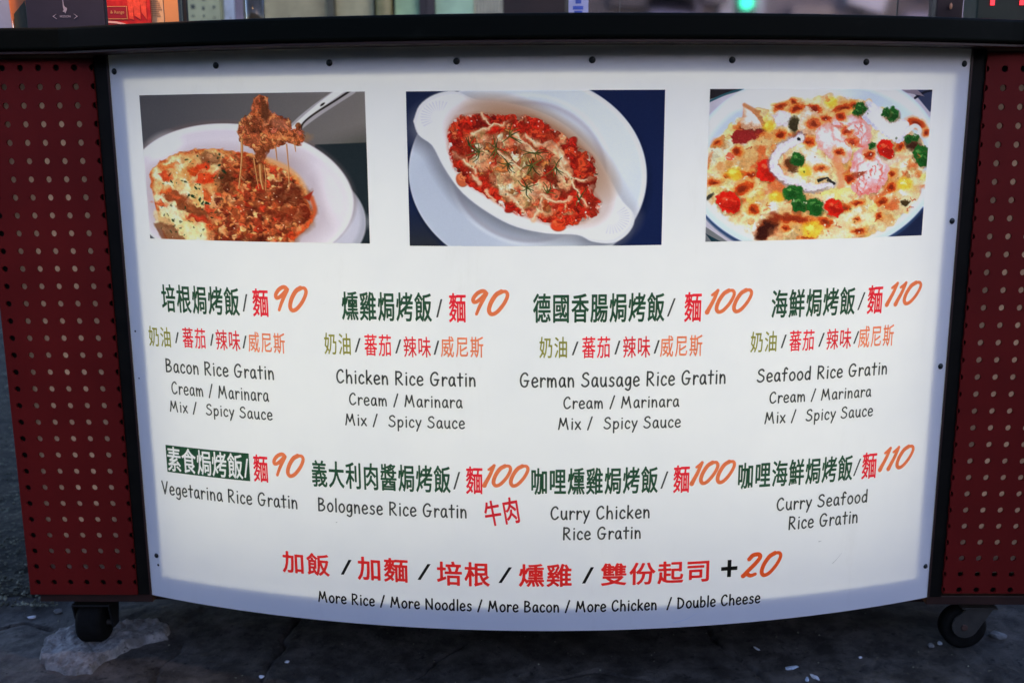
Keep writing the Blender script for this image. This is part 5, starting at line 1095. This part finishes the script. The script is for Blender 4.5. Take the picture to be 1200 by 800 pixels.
m_red = Mat("red_menu_print", (.6,.03,.02), .35); _a = m_red.noise(38, 4, .6); m_red.base(m_red.ramp(_a, [(.40,(.42,.012,.012)), (.58,(.70,.035,.02)), (.72,(.85,.16,.06))])); m_red = m_red.m
m_dred = simple("dark_red_band", (.28,.010,.016), .4, .1, 40); m_gold = simple("gold_line", (.62,.28,.10), .4, .1, 50); m_white = simple("white_rim_print", (.75,.42,.34), .5, .05, 40)
rm = empty("menu_card", (-.600,.05,TOP), "red printed menu card with gold lines and a plate's rim", "menu card")
box("card_body", -.6300, -.5660, .0350, .0385, TOP, TOP+.14, m_red, rm, .0004)
flat_shape("print_band", [(-.6295,TOP+.0175),(-.6012,TOP+.0175),(-.6012,TOP+.0350),(-.6295,TOP+.0350)], .0344, m_dred, rm)
flat_shape("print_band", [(-.6295,TOP+.001),(-.590,TOP+.001),(-.6000,TOP+.0095),(-.6295,TOP+.0110)], .0344, m_dred, rm)
for z in (TOP+.0170, TOP+.0345): flat_shape("gold_line", [(-.6295,z),(-.600,z),(-.600,z+.0009),(-.6295,z+.0009)], .0342, m_gold, rm)
flat_shape("gold_line", [(-.6012,TOP+.0172),(-.6003,TOP+.0172),(-.6003,TOP+.0345),(-.6012,TOP+.0345)], .0341, m_gold, rm)
arc = [(-.6295+.060*t, TOP+.0120-.022*t*t) for t in (0,.2,.4,.6,.8,.93)]
flat_shape("plate_rim", arc+[(x, z+.0028) for x, z in arc[::-1]], .0341, m_white, rm)
for k, (x, w) in enumerate(((-.5975,.006),(-.5900,.009),(-.5790,.007))): flat_shape("red_blot", [(x,TOP+.018+.004*k),(x+w,TOP+.016),(x+w*1.1,TOP+.050),(x-.002,TOP+.046)], .0343, simple("bright_red_print", (.80,.07,.03), .4, .35, 160) if k == 0 else bpy.data.materials["bright_red_print"], rm)
text_obj("card_words", "& Range", .0062, (-.6150, .0340, TOP+.0250), m_gold, rm, offset=.005)

m_page = simple("cream_page", (.68,.40,.19), .6, .05, 30); m_page2 = simple("orange_page", (.66,.27,.09), .6, .06, 30); m_txt = simple("brown_fine_print", (.36,.17,.07), .6, .05, 50)
bk = empty("open_booklet", (-.552,.05,TOP), "cream and orange booklet with fine text standing beside the red menu card", "booklet")
bm = bmesh.new(); add_box(bm, -.5740, -.5500, .044, .0455, TOP, TOP+.14, .0002); from_bm("page", bm, m_page, bk)
bm = bmesh.new(); add_box(bm, -.5497, -.5285, .0455, .0470, TOP, TOP+.14, .0002); from_bm("page", bm, m_page2, bk)
rl = random.Random(8)
for k in range(16):
    z = TOP+.022+k*.0030; w = .012+.006*rl.random(); x = -.5700+.002*rl.random(); flat_shape("text_line", [(x,z),(x+w,z),(x+w,z+.0007),(x,z+.0007)], .0434, m_txt, bk)
# small warm lamp that lights the cards: a gooseneck clip lamp just above the picture
lamp = empty("clip_lamp", (-.64,.42,TOP), "black clip lamp arching over the leaflets at the counter's left end", "lamp")
box("lamp_base", -.66, -.62, .40, .44, TOP, TOP+.02, M_FORK, lamp, .003); box("lamp_stem", -.644, -.636, .416, .424, TOP+.02, TOP+.42, M_FORK, lamp); box("lamp_arm", -.644, -.636, -.03, .416, TOP+.412, TOP+.42, M_FORK, lamp)
bm = bmesh.new(); bmesh.ops.create_cone(bm, cap_ends=False, segments=32, radius1=.06, radius2=.02, depth=.07, matrix=Matrix.Translation((-.64,-.05,TOP+.380)))
o = from_bm("lamp_shade", bm, M_FORK, lamp)
dl = bpy.data.lights.new("bulb", 'SPOT'); dl.energy = WARM_W; dl.color = (1.0,.55,.25); dl.spot_size = rad(80); dl.spot_blend = .6; dl.shadow_soft_size = .02
ol = bpy.data.objects.new("bulb", dl); col.objects.link(ol); ol.location = (-.64,-.07,TOP+.345); ol.rotation_euler = (Vector((-.64,-.07,TOP+.345))-Vector((-.64,.05,TOP+.03))).to_track_quat('Z','Y').to_euler(); ol.parent = lamp; ol.matrix_parent_inverse = Matrix.Translation(-Vector(lamp.location))

# upright screen of clear panes at the back of the counter, right half
def make_glass():
    m = Mat("clear_pane", (.82,.80,.86), .05); m.b.inputs['Transmission Weight'].default_value = 1.0; m.b.inputs['IOR'].default_value = 1.2
    n = m.noise(6, 5, .7); m.roughmap(n, .03, .16); return m.m
M_GLASS = make_glass()
scr = empty("wind_screen", (.40,.35,TOP), "clear glass wind screen in dark posts at the back of the counter", "wind screen")
for a, b in ((.060,.1475), (.1485,.6295), (.6305,.690)): box("pane", a, b, .349, .353, TOP, TOP+.42, M_GLASS, scr)
box("screen_post", .6925, .738, .335, .375, TOP, TOP+.44, M_BROWN, scr, .002); box("screen_post", -.603, -.598, .296, .301, TOP, TOP+.44, M_FORK, scr); box("screen_rail", -.60, .74, .336, .366, TOP+.4405, TOP+.47, M_POST, scr)
box("seam_strip", .1477, .1483, .346, .354, TOP, TOP+.42, M_FORK, scr); box("seam_strip", .6297, .6303, .346, .354, TOP, TOP+.42, M_GREYHUB, scr)
m_glint = simple("orange_glint", (.75,.30,.14), .3, .1, 50); bm = bmesh.new(); bmesh.ops.create_uvsphere(bm, u_segments=12, v_segments=8, radius=.004)
bmesh.ops.scale(bm, vec=(.6,.6,1.4), verts=bm.verts); bmesh.ops.translate(bm, vec=(.715,.331,TOP+.059), verts=bm.verts); from_bm("glint_bead", bm, m_glint, scr)  # a glint on the post, put in as an orange bead
st = empty("paper_notice", (.074,.345,TOP), "white paper notice with a blue print stuck on the glass screen", "notice")
m_wp = simple("white_notice_paper", (.62,.58,.72), .6, .06, 60); m_bp = simple("blue_print", (.09,.14,.50), .6, .25, 90)
box("paper_sheet", .058, .0925, .3440, .3446, TOP+.002, TOP+.20, m_wp, st)
for (x, z, w, h) in ((.0660,.034,.016,.010), (.0680,.046,.014,.012), (.0655,.060,.018,.006), (.0700,.070,.010,.010)): box("print_block", x, x+w, .3434, .3438, TOP+z, TOP+z+h, m_bp, st)
# small things along the counter's back edge
jr = empty("sauce_bottle", (-.47,.33,TOP), "slim dark sauce bottle with a red cap at the back of the counter", "bottle")
bm = bmesh.new(); add_cyl(bm, .016, .016, .10, Matrix.Translation((-.488,.33,TOP+.05)), 24); add_cyl(bm, .016, .007, .03, Matrix.Translation((-.488,.33,TOP+.115)), 24); from_bm("bottle_body", bm, simple("dark_bottle_glass", (.05,.045,.03), .15, .3, 20), jr, True)
bm = bmesh.new(); add_cyl(bm, .009, .009, .02, Matrix.Translation((-.488,.33,TOP+.14)), 20); from_bm("cap", bm, m_dred, jr)
# red LED sign at the right end
m_ledbox = simple("dark_green_casing", (.012,.022,.010), .4, .2, 40)
m_led = Mat("red_led_lit", (.8,.05,.05)); m_led.b.inputs['Emission Color'].default_value = (1,.03,.04,1); m_led.b.inputs['Emission Strength'].default_value = .55; m_led = m_led.m
ls = empty("lit_sign", (.76,.11,TOP), "dark green lit sign with red letters at the counter's right end", "lit sign")
box("casing", .663, .86, .100, .150, TOP, TOP+.14, m_ledbox, ls, .003)
text_obj("red_letters", "P I", .055, (.708, .0985, GZ+.910), m_led, ls, offset=.012)

# ---------------------------------------------------------------- behind the cart
def wallpanel(name, x0, x1, color, z0=0, z1=2.3, y=2.2, d=.03, rough=.6, var=.25, sc=9, parent=None, bev=0): return box(name, x0, x1, y, y+d, z0, z1, simple(name+"_paint", color, rough, var, sc), parent, bev)
sf = empty("shop_front", (-.5,2.25,0), "old pale green shop front behind the cart with boards and posts", "shop front")
sf_w = box("front_wall", -1.32, .125, 2.235, 2.33, 0, 2.6, simple("front_wall_paint", (.10,.10,.08), .7, .3, 5), sf)
PAN = [(-1.232,-1.087,(.33,.37,.22)),(-1.046,-1.017,(.26,.22,.25)),(-1.016,-.942,(.15,.17,.10)),(-.941,-.717,(.40,.36,.19)),(-.691,-.553,(.45,.42,.22)),(-.485,-.398,(.40,.62,.33)),(-.342,-.210,(.44,.66,.40)),(-.104,.110,(.022,.011,.007))]
for k, (a, b, c) in enumerate(PAN): wallpanel("wall_panel", a, b, c, parent=sf, d=.028+.002*(k%2), y=2.20+.004*(k%3))
m_blue = simple("pale_blue_panel", (.50,.58,.62), .4, .3, 14); box("glazed_strip", -1.085, -1.048, 2.205, 2.232, .2, 2.2, m_blue, sf)
for a, b, c in ((-.716,-.693,(.10,.10,.06)), (-.396,-.371,(.035,.028,.026)), (-.370,-.344,(.055,.045,.040))): wallpanel("wall_post", a, b, c, parent=sf, y=2.175, d=.055)
bm = bmesh.new(); add_cyl(bm, .033, .033, 2.3, Matrix.Translation((-.519, 2.19, 1.15)), 28); from_bm("round_post", bm, simple("olive_round_post", (.24,.21,.07), .4, .35, 12), sf, True)
for a in (-.5535, -.487): box("post_trim", a, a+.004, 2.17, 2.20, 0, 2.3, M_POST, sf)
for k in range(9): x = -.205+k*.0118; bm = bmesh.new(); add_cyl(bm, .0058, .0058, 2.3, Matrix.Translation((x, 2.215, 1.15)), 10); from_bm("corrugation", bm, simple("beige_corrugation", (.46,.44,.30), .6, .2, 12) if k == 0 else bpy.data.materials["beige_corrugation"], sf, True)
nb = empty("notice_board", (-1.16,2.18,1.0), "pale green notice board with faded entries left on the shop front", "notice board")
box("board", -1.222, -1.092, 2.178, 2.192, .95, 1.60, simple("faded_green_notice", (.40,.43,.24), .6, .12, 20), nb); rn = random.Random(12)
mk = simple("faded_ink", (.06,.075,.065), .7, .3, 80)
for k in range(40):
    x = -1.213+.020+.036*(k%3)+.006*rn.random(); z = 1.02+.030*(k//3)+.008*rn.random(); w = .006+.008*rn.random(); h = .004+.010*rn.random(); box("entry_mark", x, x+w, 2.1765, 2.1775, z, z+h, mk, nb)
for x, z, w, h in ((-.905,1.10,.004,.10),(-.80,1.165,.03,.03),(-.66,1.12,.003,.06)): box("wall_stain", x, x+w, 2.190, 2.1915, z, z+h, simple("rusty_mark", (.09,.055,.035), .8, .4, 60), sf)
box("red_tab", -.3000, -.2850, 2.186, 2.190, 1.120, 1.134, simple("dull_red_tab", (.40,.13,.08), .6, .1, 50), sf)

m_st = simple("grimy_streak", (.16,.13,.09), .8, .5, 90); rg = random.Random(41)
for k in range(46):
    x = -1.21+1.30*rg.random(); z = 1.085+.09*rg.random(); w = .0015+.004*rg.random()**2; h = .01+.07*rg.random()
    if x > -.12 or -.53 < x < -.49: continue
    box("wall_stain", x, x+w, 2.168, 2.1685, z, z+h, m_st, sf)
far = empty("mirrored_street", (3,14,0), "grey violet building row made up for the reflections in the glass screen", "building")  # stands in for the street reflected in the panes
box("facade", -1.5, 12, 14.0, 16, 0, 7, simple("grey_violet_facade", (.13,.115,.12), .8, .35, 1.6), far)
rf = random.Random(31)
m_w = [simple("shop_window_a", (.05,.05,.075), .25, .4, 3), simple("shop_window_b", (.24,.26,.32), .3, .3, 3), simple("shop_awning", (.20,.19,.26), .6, .3, 4), simple("dim_doorway", (.03,.028,.032), .5, .3, 4)]  # blotches of the reflection, put in as panes, awnings and doorways
x = .15; k = 0
while x < 9:
    w = .35+.7*rf.random(); m = m_w[(k*3+rf.randrange(2))%4]; z0 = 1.5+.8*rf.random(); h = .5+.9*rf.random(); box("shop_window", x, x+w, 13.86, 13.99, z0, z0+h, m, far); x += w+.12+.3*rf.random(); k += 1
for k in range(14):
    x = .2+rf.random()*7.5; w = .25+.6*rf.random(); box("sign_board", x, x+w, 13.70, 13.85, 2.2+rf.random()*.5, 2.75+rf.random()*.4, m_w[rf.randrange(4)], far, rot=Matrix.Rotation(rf.uniform(-.3,.3), 3, 'Y'))
tl = empty("mirrored_traffic_light", (2.70,12,0), "traffic light showing green, added beyond the glass screen for a reflection in it", "traffic light")  # lit lens added for the green light reflected in the panes
m_green = Mat("green_lens_lit", (.05,.6,.4)); m_green.b.inputs['Emission Color'].default_value = (.03,1,.50,1); m_green.b.inputs['Emission Strength'].default_value = .7; m_green = m_green.m
bm = bmesh.new(); add_cyl(bm, .05, .05, 2.1, Matrix.Translation((2.70,12.1,1.05)), 16); from_bm("pole", bm, M_FORK, tl)
box("signal_head", 2.58, 2.82, 12.0, 12.2, 2.10, 2.95, M_FORK, tl, .02); hz = GZ+2.293
for z, m in ((hz+.02, m_green), (hz+.30, M_RUBBER), (hz+.56-.02, M_RUBBER)):
    bm = bmesh.new(); add_cyl(bm, .085, .085, .02, Matrix.Translation((2.70,11.985,z)) @ Matrix.Rotation(rad(90), 4, 'X'), 24); from_bm("lens", bm, m, tl)

# unseen building row added behind the photographer: it takes the horizon's light off the cart's front
opp = empty("unseen_street_building", (0,-9,0), "low concrete building row across the street, facing the cart's front", "building")
box("front_wall", -30, 30, -13, -9, -.02, 3.5, simple("street_concrete", (.13,.12,.11), .8, .2, 1.5), opp); box("parapet", -30.1, 30.1, -9.15, -8.95, 3.5, 3.8, simple("parapet_concrete", (.16,.15,.14), .8, .2, 2), opp)
m_ow = simple("dark_window_pane", (.03,.035,.04), .15, .2, 3)
proto = None
for i in range(13):
    for j in range(3):
        if proto is None: proto = box("window", -.9, .9, -.05, .02, -.4, .4, m_ow, None); o = proto
        else: o = proto.copy(); col.objects.link(o)
        o.parent = opp; o.location = (-27+i*4.5, .01, .8+j*1.05)
